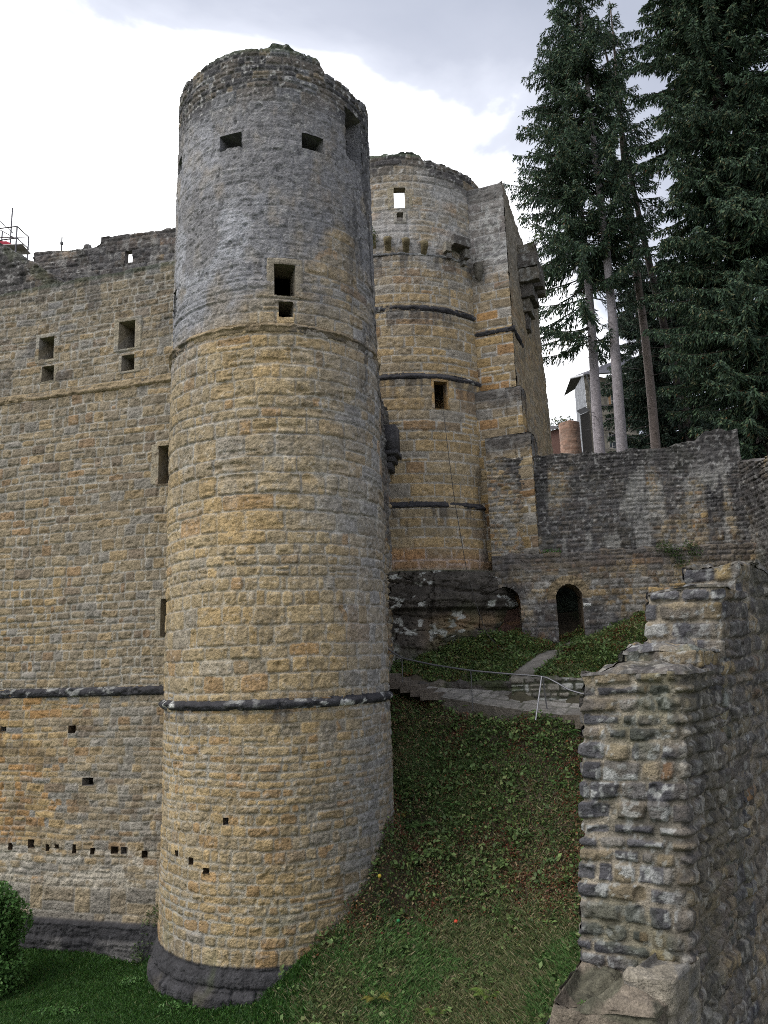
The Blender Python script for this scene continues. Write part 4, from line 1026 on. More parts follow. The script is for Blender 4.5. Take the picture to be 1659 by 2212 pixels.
    zt2 = fr.uv(1560, 1010)[1]
    o = masonry('return_wall', rt, (0, 7.5), -2.5, 5.6, .04, S, ruin_col(202, 7.6, dark=.7, tan=.4, drip=.8, moss=.2, pale=.25, bright=.9), lambda u: zt2+.2-.16*u+.3*(fbm(u, u*0, s=1.5, oct=4, seed=21)-.5), ntop=40, relief=.05, rough=.04, undul=.08, warp=.07, thick=.9, seed=203, bigrough=.06)
    tag(o, 'dark ruined wall coming forward from the right end of the courtyard wall', 'wall')
court_wall()
# ------------------------------------------------------------------ foreground ruin at the right
class Ring:
    """closed footprint with mitred corners"""
    def __init__(s, pts, z0=0, batter=0.0):
        q = np.array(pts, float); out = []
        for i in range(len(q)):
            a_, b_, c_ = q[i-1], q[i], q[(i+1) % len(q)]; u_ = (a_-b_)/np.linalg.norm(a_-b_); w_ = (c_-b_)/np.linalg.norm(c_-b_); r = .05
            A_, C_ = b_+u_*r, b_+w_*r
            for t in (0, .25, .5, .75, 1): out.append(A_*(1-t)**2+2*b_*t*(1-t)+C_*t*t)
        s.p = np.array(out); n = len(s.p); s.z0 = z0; s.batter = batter
        e = np.roll(s.p, -1, 0)-s.p; s.len = np.linalg.norm(e, axis=1); e = e/s.len[:, None]
        nr = np.stack([e[:, 1], -e[:, 0]], 1); pn = np.roll(nr, 1, 0)
        s.m = (nr+pn)/(1+(nr*pn).sum(1))[:, None]; s.cum = np.concatenate([[0], np.cumsum(s.len)]); s.L = s.cum[-1]
    def __call__(s, u, v, off):
        v = np.asarray(v, float); u = np.clip(np.asarray(u, float), 0, s.L-1e-6); i = np.clip(np.searchsorted(s.cum, u, 'right')-1, 0, len(s.len)-1); t = ((u-s.cum[i])/s.len[i])[..., None]
        o = (off + s.batter*(s.z0-v))[..., None]; j = (i+1) % len(s.len)
        a = s.p[i]+s.m[i]*o; b = s.p[j]+s.m[j]*o; q = a*(1-t)+b*t
        # rounded corners
        q = q + (np.minimum(v, .9)+.2)[..., None]*np.array([.093, 0])*(v < .9)[..., None]
        return np.concatenate([q, (v+0*u)[..., None]], -1)
def block(name, ring, v0, top, step, S, colour, parent, seed, **kw):
    masonry(name, ring, (0, ring.L), v0, top-.35, step, S, colour, lambda u: top + kw.get('tn', .06)*2*(fbm(u, u*0, s=3.2, oct=3, seed=seed)-.5), ntop=30, back=False, mat=M_NEAR, parent=parent, seed=seed,
            relief=kw.get('relief', .026), rough=.016, undul=.035, warp=.06, rad=.035, jag=.020, mort=.009, bev=.022, bigrough=.020, flush=.12, lam=lambda u, v: .02,
            relief_f=lambda u, v: np.where((u > .72) & (u < 8), 1.15, 1.0))
    me = parent.children[-1]; 
    o = [c for c in parent.children if c.name.split('.')[0] == name][-1]
    # rubble top: shrink the upper rim towards the middle
    uu = np.linspace(0, ring.L-1e-4, 260); vt_ = top + kw.get('tn', .06)*2*(fbm(uu, uu*0, s=3.2, oct=3, seed=seed)-.5)
    H0 = .035*2*(fbm(uu, vt_, s=.7, oct=3, seed=seed+100)-.5) + .022*2*(fbm(uu, vt_, s=2.4, oct=3, seed=seed+130)-.5)
    P0 = ring(uu, vt_, H0+.004); c = P0[:, :2].mean(0); K = np.linspace(0, 1, 60)
    P = np.empty((260, 60, 3)); P[..., :2] = P0[:, None, :2]*(1-K)[None, :, None] + c*K[None, :, None]
    h = fbm(P[..., 0], P[..., 1], s=5, oct=4, seed=seed+2)-.5; cell = fbm(P[..., 0], P[..., 1], s=2.2, oct=2, seed=seed+4)-.5
    rim = sst(0, .12, K)[None]
    P[..., 2] = (vt_[:, None])*(1-K)[None] + (top+.01)*K[None] + rim*(.09*h + .10*cell)*kw.get('capn', 1.3)
    P[:, 0, 2] = vt_-.02
    cc = colour(P[..., 0]*1.3, P[..., 1]*1.3, sst(.35, .6, fbm(P[..., 0], P[..., 1], s=6, oct=2, seed=seed+5)), [fbm(P[..., 0], P[..., 1], s=5, oct=2, seed=seed+6+k)*1.0 for k in range(5)], None, h, h, h > 9)
    b = Bag(); b.grid(P, cc); b.build('rubble_top', M_NEAR, parent)
HD = math.radians(38); hv = np.array([math.sin(HD), math.cos(HD)])
PA, PB = atY(1262, 1600, 5.75)[:2], atY(1489, 1560, 5.40)[:2]
def near_col(seed, dark=.5):
    def f(u, v, e, R, S_, rg, und, flat):
        n1 = fbm(u, v, s=1.1, oct=4, seed=seed); n2 = fbm(u, v, s=4.0, oct=4, seed=seed+1); n3 = fbm(u, v, s=12, oct=4, seed=seed+2)
        pal = [np.array([.115, .112, .118]), np.array([.20, .185, .165]), np.array([.30, .245, .165]), np.array([.34, .26, .14]), np.array([.26, .15, .07]), np.array([.085, .083, .09])]
        right = sst(.30, .62, u)*(u < .9)
        c = choose(R[3], pal, [3*dark*2*(1-.4*right), 2.6, 1.4+1.0*right, .25+.8*right, .12+.2*right, 1.6*(1-.5*right)])*(.70+.55*R[4])[..., None]
        c = mixc(c, np.array([.085, .085, .095]), sst(.50, .62, n2)*.6*(1-.5*right))
        c = mixc(c, np.array([.33, .28, .20]), sst(.60, .70, fbm(u, v, s=3.2, oct=4, seed=seed+9))*.5*right)
        m = np.array([.34, .295, .23])*(.72+.5*n3)[..., None]; m = mixc(m, (.12, .115, .10), sst(.5, .64, n1)*.6)
        c = mixc(c, m, (1-sst(.12, .5, e))*.95)
        lc = sst(.665, .69, fbm(u, v, s=9.5, oct=3, seed=seed+4))*sst(.47, .57, fbm(u, v, s=1.3, oct=2, seed=seed+5)+.10*(u < .3)); c = mixc(c, (.42, .425, .41), lc*.85*sst(.2, .5, e))
        c = mixc(c, (.44, .45, .43), sst(.66, .70, fbm(u, v, s=26, oct=2, seed=seed+6))*.5)
        c = mixc(c, MOSS*1.2, sst(.56, .68, fbm(u, v, s=1.6, oct=4, seed=seed+12))*.35)
        c = c*(.62+.4*n3)[..., None]
        return c
    return f
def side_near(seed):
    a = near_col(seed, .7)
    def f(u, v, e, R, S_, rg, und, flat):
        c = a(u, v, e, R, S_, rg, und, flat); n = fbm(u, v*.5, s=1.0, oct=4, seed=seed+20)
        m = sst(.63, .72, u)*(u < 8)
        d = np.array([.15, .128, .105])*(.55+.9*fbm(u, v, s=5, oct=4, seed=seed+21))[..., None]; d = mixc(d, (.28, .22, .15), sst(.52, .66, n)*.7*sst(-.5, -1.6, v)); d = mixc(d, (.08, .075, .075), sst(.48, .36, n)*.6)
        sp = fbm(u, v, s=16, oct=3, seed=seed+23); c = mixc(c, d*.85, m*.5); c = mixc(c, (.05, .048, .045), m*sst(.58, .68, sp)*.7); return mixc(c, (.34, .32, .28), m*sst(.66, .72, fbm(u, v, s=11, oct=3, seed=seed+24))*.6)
    return f
def front_ruin():
    root = thing('ruined_wall', 'close weathered rubble wall end with stepped broken top at the right of the bank', 'wall', (PA[0], PA[1], -6))
    def foot(s0, s1, ina=0, inb=0):
        a, b = PA+hv*s0, PB+hv*s0; w = (b-a)/np.linalg.norm(b-a); a = a+w*ina; b = b-w*inb
        return [a, b, b+hv*(s1-s0), a+hv*(s1-s0)]
    hf = lambda v: .135; wf = lambda v: .26
    r1 = Ring(foot(0, 1.15), -.2, .0)
    S1 = Stones(0, r1.L, -6.2, .3, lambda v: .112, lambda v: .22, 302, split=.08)
    block('lower_block', r1, -6.0, -.12, .0105, S1, side_near(303), root, 304, tn=.03, relief=.030)
    r1b = Ring(foot(.42, 1.2, .12, .03), 0, .0)
    block('step_block', r1b, -.5, .015, .012, Stones(0, r1b.L, -1, 1, hf, wf, 312), near_col(313), root, 314, tn=.035)
    r2 = Ring(foot(.95, 1.75, .15, .0), 0, .0)
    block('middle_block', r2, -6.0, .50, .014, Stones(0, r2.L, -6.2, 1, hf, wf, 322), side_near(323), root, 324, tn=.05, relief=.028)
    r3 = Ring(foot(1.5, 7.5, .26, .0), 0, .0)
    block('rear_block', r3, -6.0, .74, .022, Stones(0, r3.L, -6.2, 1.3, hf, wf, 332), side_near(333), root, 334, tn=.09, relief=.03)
    # sandy ledge at its foot
    a, b = PA-hv*.02, PB-hv*.02; w = (b-a)/np.linalg.norm(b-a)
    r0 = Ring([a-hv*.60+w*.10, b-hv*.60-w*.0, b+hv*.2+w*.02, a+hv*.3-w*.02], -2.1, .05)
    def sandy(u, v, e, R, S_, rg, und, flat):
        n = fbm(u, v, s=6, oct=4, seed=342); c = np.array([.21, .175, .135])*(.45+.9*n)[..., None]; return mixc(c, (.07, .075, .05), sst(.5, .62, fbm(u, v, s=2.5, oct=4, seed=344))*.7)
    block('ledge', r0, -6.0, -2.10, .03, Stones(0, r0.L, -6.2, -1.5, lambda v: .3, lambda v: .4, 341), sandy, root, 343, tn=.06, relief=.02, capn=2.2)
    rb = Ring([b-hv*.42-w*.24, b-hv*.42+w*.04, b+hv*.1+w*.05, b+hv*.1-w*.22], 0, 0)
    def pale(u, v, e, R, S_, rg, und, flat):
        n = fbm(u, v, s=7, oct=4, seed=352); c = np.array([.27, .24, .19])*(.5+.8*n)[..., None]; return mixc(c, (.13, .13, .13), sst(.52, .62, fbm(u, v, s=3, oct=3, seed=353))*.6)
    block('corner_stone', rb, -2.6, -1.93, .015, Stones(-5, rb.L+9, -9, 5, lambda v: 9.0, lambda v: 9.0, 351), pale, root, 354, tn=.02, relief=.01)
front_ruin()

# ------------------------------------------------------------------ picking points on the ground
def gp(x, y, t0=6, t1=60):
    d = np.array(ray(x, y)); ts = np.linspace(t0, t1, 900)/d[1]; P = d[None]*ts[:, None]; g = ground(P[:, 0], P[:, 1]); k = np.argmax(P[:, 2] < g)
    return P[k]
CRi = np.array(CR.inverted())
def proj(P):
    q = P @ CRi.T; z = -q[:, 2]; z = np.where(z < .1, .1, z)
    return 829.5 + q[:, 0]/z*FPX, 1106 - q[:, 1]/z*FPX

# ------------------------------------------------------------------ steps, kerbs, low wall, handrail
def dressing():
    # flight of steps left of the path
    root = thing('stone_steps', 'worn stone steps climbing left from the path towards the big tower', 'steps', tuple(gp(880, 1495)))
    for i in range(6):
        a = atY(930-22*i, 1497-8.0*i, 23.7+.18*i)
        b = Bag(); w = np.array([.55, -.25, 0])
        n = 12; t, s = np.meshgrid(np.linspace(0, 1, n), np.linspace(0, 1, n), indexing='ij')
        p0, p1 = a+np.array([-.32, -.22, 0]), a+np.array([.20, -.34, 0]); q0, q1 = p0+np.array([.5, 1.45, 0]), p1+np.array([.5, 1.45, 0])
        top = (p0*(1-t[..., None])+p1*t[..., None])*(1-s[..., None]) + (q0*(1-t[..., None])+q1*t[..., None])*s[..., None]
        top[..., 2] += .03*(fbm(top[..., 0], top[..., 1], s=4, oct=3, seed=i)-.5)
        col = np.array([.20, .17, .135])*(.6+.8*fbm(top[..., 0], top[..., 1], s=3, oct=4, seed=4))[..., None]
        b.grid(top, col)
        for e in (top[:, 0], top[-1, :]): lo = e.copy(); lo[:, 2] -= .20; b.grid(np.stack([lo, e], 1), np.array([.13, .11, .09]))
        b.build('step', M_STONE, root)
    root = thing('lower_steps', 'two stone steps going down beside the end of the handrail', 'steps', tuple(gp(1240, 1560)))
    for i in range(3):
        b = Bag(); a = atY(1215+26*i, 1548+9*i, 21.6-.30*i); 
        p = [a, a+np.array([1.6, -.55, 0]), a+np.array([1.9, .5, 0]), a+np.array([.3, 1.1, 0])]
        t, s = np.meshgrid(np.linspace(0, 1, 14), np.linspace(0, 1, 10), indexing='ij'); T3, S3 = t[..., None], s[..., None]
        top = (p[0]*(1-T3)+p[1]*T3)*(1-S3)+(p[3]*(1-T3)+p[2]*T3)*S3; top[..., 2] += .02*(fbm(top[..., 0], top[..., 1], s=4, oct=3, seed=i)-.5)+.04
        b.grid(top, np.array([.20, .18, .155])*(.6+.8*fbm(top[..., 0], top[..., 1], s=3, oct=4, seed=4))[..., None])
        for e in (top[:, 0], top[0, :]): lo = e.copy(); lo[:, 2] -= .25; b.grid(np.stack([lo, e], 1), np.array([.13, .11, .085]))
        b.build('step', M_STONE, root)
    # low retaining wall of pale stones
    A, B = atY(1106, 1500, 23.55), atY(1275, 1510, 22.95); fr = Plane(A[:2], B[:2])
    def col(u, v, e, R, S_, rg, und, flat):
        n = fbm(u, v, s=4, oct=4, seed=402); c = choose(R[3], [np.array([.34, .34, .31]), np.array([.26, .24, .20]), np.array([.16, .15, .13])], [3, 2, 1])*(.6+.7*n)[..., None]
        c = mixc(c, (.04, .045, .025), (1-sst(.1, .6, e))*.9); return mixc(c, MOSS, sst(.5, .62, fbm(u, v, s=1.7, oct=3, seed=403))*.6)
    def tp(u): return A[2]+.50 - .07*u + .08*(fbm(u, u*0, s=2.5, oct=3, seed=3)-.5)
    o = masonry('retaining_wall', fr, (0, fr.L), A[2]-.5, A[2]+.1, .025, Stones(0, 5, -3, 1, lambda v: .20, lambda v: .34, 401), col, tp, ntop=18, relief=.06, rough=.02, bev=.05, mort=.02, rad=.09, thick=.45, seed=404)
    tag(o, 'low retaining wall of pale rounded stones beside the paved path', 'wall')
    A, B = atY(905, 1493, 25.0), atY(1112, 1503, 24.15); fr2 = Plane(A[:2], B[:2])
    def col3(u, v, e, R, S_, rg, und, flat):
        n = fbm(u, v, s=4, oct=4, seed=412); c = choose(R[3], [np.array([.10, .09, .08]), np.array([.17, .15, .12]), np.array([.28, .27, .24])], [3, 2, 1])*(.6+.7*n)[..., None]
        return mixc(c, MOSS*.8, sst(.42, .58, fbm(u, v, s=1.7, oct=3, seed=413))*.8)
    z0 = atY(1000, 1492, 24.6)[2]
    o = masonry('stone_kerb', fr2, (0, fr2.L), z0-.6, z0+.02, .03, Stones(0, 5, -3, 1, lambda v: .22, lambda v: .5, 411), col3, lambda u: z0+.26+.10*(fbm(u, u*0, s=2, oct=3, seed=5)-.5)-.02*u, ntop=12, relief=.06, rough=.03, bev=.05, mort=.02, rad=.09, thick=.4, seed=414)
    tag(o, 'dark mossy edging of rough stones behind the left part of the path', 'kerb')
    # handrail
    root = thing('handrail', 'curved metal handrail on slim posts along the paved path', 'handrail', tuple(gp(1100, 1540)))
    pts = [(820, 1385, 24.6), (838, 1402, 24.3), (868, 1422, 24.0), (940, 1437, 23.5), (1020, 1449, 22.9), (1100, 1456, 22.3), (1160, 1460, 21.9), (1182, 1464, 21.7), (1205, 1476, 21.5), (1228, 1490, 21.3), (1258, 1499, 21.1), (1300, 1503, 20.7)]
    P = np.array([atY(*p) for p in pts]); t = np.arange(len(P)); tt = np.linspace(0, len(P)-1, 90)
    Q = np.stack([np.interp(tt, t, P[:, i]) for i in range(3)], 1)
    for _ in range(3): Q[1:-1] = (Q[:-2]+Q[1:-1]*2+Q[2:])/4
    b = Bag(); b.tube(Q, .026, (.16, .16, .17), 8); b.build('rail', M_METAL, root)
    def post(a, c, r=.022, cc=(.15, .15, .155)):
        b = Bag(); b.tube([a, c], r, cc, 8); b.build('post', M_METAL, root)
    a = atY(1017, 1449, 22.92); post(a, a-[0, 0, 1.15], .016)
    a = atY(1262, 1499, 21.05); post(a, a-[0, 0, 1.15], .018)
    a = atY(868, 1422, 24.0); post(a, a-[0, 0, 1.1], .016)
    post(atY(1170, 1461, 21.8), atY(1157, 1556, 21.4), .022, (.34, .34, .36)); post(atY(1172, 1461, 21.8), atY(1182, 1535, 22.5), .020, (.28, .28, .30))
    # hanging cable over the rear tower
    pts = [(958, 889, 27.45), (968, 975, 27.45), (981, 1075, 27.4), (1009, 1238, 27.1), (1032, 1315, 26.9), (1052, 1371, 26.6), (1088, 1407, 26.2), (1115, 1416, 25.9)]
    P = np.array([atY(*p) for p in pts]); t = np.arange(len(P)); tt = np.linspace(0, len(P)-1, 60); Q = np.stack([np.interp(tt, t, P[:, i]) for i in range(3)], 1)
    for _ in range(2): Q[1:-1] = (Q[:-2]+Q[1:-1]*2+Q[2:])/4
    b = Bag(); b.tube(Q, .014, (.07, .065, .06), 6); tag(b.build('cable', M_PAINT), 'thin dark cable hanging down the face of the rear round tower', 'cable')
    P = np.array([atY(1250, 2085, 6.6), atY(1226, 2140, 6.4), atY(1200, 2185, 6.2), atY(1165, 2240, 6.0)]); b = Bag(); b.tube(P, .010, (.03, .03, .032), 8)
    tag(b.build('cable', M_PAINT), 'black cable running down from the foot of the close rubble wall', 'cable')
dressing()

# ------------------------------------------------------------------ vegetation helpers
def leaves(P, size, col, rs, droop=.3, asp=.55, nrm=None, mat=M_LEAF):
    """diamond leaves at points P; returns verts, quads, colours"""
    n = len(P); a = rs.uniform(0, 2*np.pi, n); t = rs.normal(0, .55, n) - droop
    d = np.stack([np.cos(a)*np.cos(t), np.sin(a)*np.cos(t), np.sin(t)], 1)
    r = np.cross(d, rs.normal(0, .5, (n, 3))+[0, 0, 1.0]); r /= np.linalg.norm(r, axis=1)[:, None]+1e-9
    s = size*rs.uniform(.6, 1.4, n); s = s[:, None]
    up = np.cross(r, d)*s*.12
    V = np.stack([P-d*s*.5, P+r*s*asp*.5+up, P+d*s*.5, P-r*s*asp*.5+up], 1)
    F = np.arange(n*4).reshape(n, 4); return V.reshape(-1, 3), F, np.repeat(col, 4, 0)
def blades(P, h, w, col, rs, lean=.5):
    n = len(P); a = rs.uniform(0, 2*np.pi, n); l = rs.uniform(.1, 1, n)*lean
    hh = (h*rs.uniform(.5, 1.3, n))[:, None]; d = np.stack([np.cos(a)*l, np.sin(a)*l, np.ones(n)], 1); side = np.stack([-np.sin(a), np.cos(a), np.zeros(n)], 1)
    b = rs.uniform(0, np.pi, n); side = np.stack([np.cos(b), np.sin(b), np.zeros(n)], 1)
    ww = (w*rs.uniform(.7, 1.4, n))[:, None]
    V = np.stack([P-side*ww, P+side*ww, P+d*hh*.6+side*ww*.6, P+d*hh+np.stack([np.cos(a)*l, np.sin(a)*l, -.3*l], 1)*hh*.4], 1)
    F = np.arange(n*4).reshape(n, 4); return V.reshape(-1, 3), F, np.repeat(col, 4, 0)
def pickc(pal, w, n, rs, var=.25):
    pal = np.array(pal); w = np.array(w, float); i = rs.choice(len(pal), n, p=w/w.sum()); return pal[i]*rs.uniform(1-var, 1+var, n)[:, None]
GREENS = [(.070, .115, .036), (.11, .165, .05), (.18, .24, .075), (.05, .085, .032)]
def ground_cover():
    rs = np.random.RandomState(5)
    n = 900000; X = rs.uniform(-13, 9.5, n); Y = rs.uniform(13.4, 28, n)
    z = ground(X, Y); P = np.stack([X, Y, z], 1); x, y = proj(P)
    ok = (x > -60) & (x < 1420) & (y < 2290) & (y > 1330)
    ok &= np.hypot(X-TC[0], Y-TC[1]) > T_R+.02
    wl = (np.stack([X, Y], 1)-LW.A)@LW.n; ok &= ~((wl < -.0) & (X < TC[0]))
    dp = dist_path(X, Y); ok &= dp > .02
    P, X, Y, z, dp, x, y = P[ok], X[ok], Y[ok], z[ok], dp[ok], x[ok], y[ok]
    ok = dist_c(X, Y) > .33; P, X, Y, z, dp, x, y = P[ok], X[ok], Y[ok], z[ok], dp[ok], x[ok], y[ok]
    n1 = fbm(X, Y, s=.55, oct=4, seed=501); n2 = fbm(X, Y, s=1.7, oct=4, seed=502)
    lawn = (X < -1.9 + 2.4*(n1-.5) + rs.normal(0, .35, len(X))) & (z < -6.0)
    grassy = sst(1880, 2060, y + (n1-.5)*320)*(~lawn)
    r = rs.uniform(0, 1, len(X))
    # leaves of low creeping plants on the bank
    m = (~lawn) & (r > grassy*.62) & (rs.uniform(0, 1, len(X)) < .62)
    p = P[m].copy(); hgt = .03 + .26*sst(.35, .75, n2[m])*(1-grassy[m]*.8); tw = sst(.55, .05, np.hypot(X[m]-TC[0], Y[m]-TC[1])-T_R); hgt = hgt + .22*tw; p[:, 2] += rs.uniform(0, 1, len(p))**.7*hgt
    k = len(p); red = sst(.52, .64, fbm(X[m], Y[m], s=1.1, oct=3, seed=503)); rr = rs.uniform(0, 1, k)
    court = y[m] < 1490
    c = pickc(GREENS, [3.4, 2.0, .55, 3.6], k, rs)
    dry = pickc([(.19, .135, .075), (.26, .20, .12), (.13, .09, .05)], [2, 1, 3], k, rs); rd = pickc([(.14, .042, .025), (.10, .038, .024), (.20, .08, .03)], [2, 3, .6], k, rs)
    brn = sst(.50, .66, n1[m])*.35+.16+.22*sst(1700, 1900, y[m])*(1-sst(2000, 2100, y[m])); c = np.where((rr < brn)[:, None], dry, c); c = np.where(((rr > 1-red*.30-.03))[:, None], rd, c)
    c = np.where((court & (rr < .5))[:, None], pickc([(.09, .14, .04), (.14, .17, .05), (.16, .11, .045)], [3, 2, 1.0], k, rs), c)
    c = c*np.array([1.28, 1.25, 1.2])
    V, F, cc = leaves(p, .070, c, rs)
    # broader leaved weeds standing over the creeping cover
    bl = rs.uniform(0, 1, len(p)) < .035*sst(.42, .6, fbm(p[:, 0], p[:, 1], s=1.3, oct=3, seed=509)); q = p[bl] + [0, 0, .07]
    q = np.repeat(q, 5, 0) + rs.normal(0, .07, (len(q)*5, 3))*[1, 1, .5]; cb = pickc([(.12, .19, .06), (.17, .25, .08), (.22, .26, .10), (.09, .14, .05)], [3, 2, 1, 3], len(q), rs)
    Vb, Fb, ccb = leaves(q, .115, cb, rs, asp=.6); F = np.concatenate([F, Fb+len(V)]); V = np.concatenate([V, Vb]); cc = np.concatenate([cc, ccb])
    o = make_mesh('ground_cover', V, F, cc, M_LEAF, smooth=False); tag(o, kind='stuff')
    # grass
    mg = (~lawn) & (r <= grassy*.97) | ((~lawn) & (rs.uniform(0, 1, len(X)) < .10))
    p = P[mg]; k = len(p); g1 = n1[mg]
    c = pickc([(.11, .135, .05), (.17, .175, .08), (.24, .21, .12), (.07, .115, .04)], [3, 2, 1.6, 2], k, rs)
    gg = sst(.50, .6, fbm(X[mg], Y[mg], s=.8, oct=3, seed=506)); c = np.where((rs.uniform(0, 1, k) < gg*.7)[:, None], pickc([(.065, .14, .035), (.10, .18, .055)], [1, 1], k, rs), c)
    V1, F1, c1 = blades(p, .13, .006, c*1.15, rs, .9)
    p = P[lawn]; p = np.concatenate([p, p+np.c_[rs.normal(0, .06, (len(p), 2)), np.zeros(len(p))]]); k = len(p)
    c = pickc([(.038, .105, .018), (.055, .13, .022), (.028, .075, .016), (.10, .13, .04)], [3, 2.4, 2.4, .5], k, rs)
    V2, F2, c2 = blades(p, .085, .011, c, rs, .8)
    o = make_mesh('grass', np.concatenate([V1, V2]), np.concatenate([F1, F2+len(V1)]), np.concatenate([c1, c2]), M_LEAF, smooth=False); tag(o, kind='stuff')
    # fallen leaves on the lawn
ground_cover()

def plant(name, label, cat, pts, rad, n, size, pal, w, seed, squash=.8, group=None, mat=M_LEAF, stem=True, asp=.55):
    """leafy shrub or creeper: leaves spread in blobs round the given points"""
    rs = np.random.RandomState(seed); pts = np.array(pts); k = rs.randint(0, len(pts), n)
    d = rs.normal(0, 1, (n, 3)); d /= np.linalg.norm(d, axis=1)[:, None]; r = rs.uniform(0, 1, n)**.45
    q = d*r[:, None]*rad; q[:, 2] *= squash; P = pts[k]+q
    lump = fbm(P[:, 0], P[:, 1], P[:, 2], s=3.0/max(rad, .2), oct=2, seed=seed); keep = lump > .36; P = P[keep]
    c = pickc(pal, w, len(P), rs); V, F, cc = leaves(P, size, c, rs, asp=asp)
    root = thing(name, label, cat, tuple(pts.mean(0)-[0, 0, rad*squash]), group)
    make_mesh('foliage', V, F, cc, mat, root, smooth=False)
    if stem:
        b = Bag(); base = pts.mean(0)-[0, 0, rad*squash+.1]
        for j in range(5): e = pts[rs.randint(len(pts))]+rs.normal(0, rad*.25, 3); b.tube([base, (base+e)/2+rs.normal(0, rad*.1, 3), e], [.02, .014, .006], (.06, .045, .03), 5)
        b.build('stem', M_BARK, root)
    return root
def plants():
    G2 = [(.070, .165, .040), (.10, .21, .055), (.05, .11, .032), (.16, .28, .09)]
    a = gp(18, 2150); a0 = a + np.array([-.25, 0, 0])
    plant('clipped_bush', 'bright green rounded bush at the bottom left edge of the lawn', 'bush', [a0+[0, 0, .5], a0+[-.35, .1, 1.1], a0+[-.05, .2, 1.5], a0+[-.3, 0, 1.9], a0+[-.6, 0, .8], a0+[-.6, 0, 1.6]], .66, 26000, .08, G2, [3, 3, 2, 1], 601, 1.0, asp=.7)
    a = gp(320, 2088)
    plant('ivy', 'dark ivy climbing the wall plinth in the corner by the big tower', 'ivy', [a+[0, .5, .35], a+[-.12, .6, .7], a+[.06, .55, 1.0], a+[.15, .5, .2], a+[-.3, .4, .15]], .30, 2600, .06, GREENS, [4, 1, .1, 4], 602, 1.1)
    for i, (x, y, s, lab) in enumerate(((130, 2196, .4, 'low leafy plant on the lawn at the bottom left'), (395, 2185, .42, 'low spreading plant in the grass below the tower plinth'), (300, 2130, .3, 'small creeping plant in the lawn left of the tower foot'))):
        a = gp(x, y); plant('leafy_plant', lab, 'plant', [a+[dx*s, 0, .08] for dx in (-1, -.5, 0, .5, 1)], s*.55, 700, .06, G2, [4, 2, 2, .5], 610+i, .5)
    p = atY(1462, 1195, 26.95)
    plant('ivy', 'patch of dark ivy hanging on the streaked courtyard wall', 'ivy', [p, p+[-.45, 0, .25], p+[.45, -.1, .2], p+[.1, -.05, -.35], p+[-.2, 0, .1], p+[.6, -.1, .0]], .30, 1700, .06, GREENS, [4, 1.2, .1, 3], 620, .9, stem=False)
    p = atY(1190, 1190, 27.5)
    plant('leafy_plant', 'small green tuft growing on the courtyard wall ledge above the rough niche', 'plant', [p, p+[.25, 0, 0], p+[-.2, 0, -.02]], .16, 260, .05, G2, [2, 2, 1, 1], 621, .6, stem=False)
    p = np.array([PA[0], PA[1], 0])+np.array([hv[0], hv[1], 0])*1.0
    for i, (x, y, Y, s, lab) in enumerate(((1328, 1467, 6.0, .07, 'tiny green plant on the stepped top of the close wall'), (1475, 1418, 6.15, .10, 'green and dry tuft rooted on the broken top of the close wall'),
                                            (1395, 1415, 6.3, .08, 'small weed left of the tuft on the close wall top'), (1278, 2172, 5.25, .06, 'little green weed in the sandy ledge at the foot of the close wall'))):
        a = atY(x, y, Y); plant('weed', lab, 'plant', [a, a+[s*.6, 0, 0], a+[-s*.6, 0, 0]], s, 160, .028, [(.07, .15, .03), (.11, .20, .05), (.18, .15, .07)], [3, 2, 1], 630+i, .5, stem=False)
    p = atY(1650, 1290, 8.3); plant('shrub', 'light green leafy shrub poking in at the right edge of the frame', 'bush', [p, p+[.2, 0, .15], p+[.25, 0, -.2], p+[.1, .1, -.1]], .17, 700, .045, [(.12, .24, .06), (.16, .30, .08), (.08, .16, .04)], [2, 2, 1], 640)
    p = atY(803, 515, 26.5); plant('shrub', 'dark little shrub growing from the wall beside the big tower', 'bush', [p, p+[-.1, 0, .25]], .26, 420, .06, GREENS, [3, 1, .2, 4], 641, 1.3)
    p = atY(1152, 522, 30.5); plant('shrub', 'small bright shrub sprouting above the bartizan', 'bush', [p, p+[.15, 0, .1]], .28, 380, .07, [(.07, .12, .03), (.12, .18, .04)], [1, 1], 642)
    # ferns
    spots = [(911, 1790, .42, 'large bright green fern close to the right side of the big tower', 0), (880, 1795, .36, 'slender fern between the big tower and the large bright fern', 0), (862, 1770, .34, 'yellowish fern touching the right flank of the big tower', 1),
             (982, 1745, .34, 'pale fern on the middle of the bank right of the large bright fern', 0), (1090, 1615, .30, 'fern on the upper bank below the splayed handrail post', 0), (1165, 1606, .34, 'fern on the upper bank near the close wall', 0),
             (1225, 1590, .40, 'broad fern beside the lower steps at the close wall', 0), (1013, 1532, .28, 'light green fern at the very top of the bank by the path', 2), (1055, 2160, .34, 'yellow green fern low on the grassy part of the bank', 2),
             (812, 2165, .36, 'yellow fern in the grass at the bottom of the bank near the tower foot', 1), (1210, 1700, .34, 'fern halfway down the bank beside the close wall', 0), (945, 2198, .26, 'small bright plant at the bottom centre of the bank', 2)]
    pals = [[(.10, .20, .055), (.14, .26, .08)], [(.22, .22, .05), (.30, .26, .06)], [(.15, .25, .05), (.20, .28, .06)]]
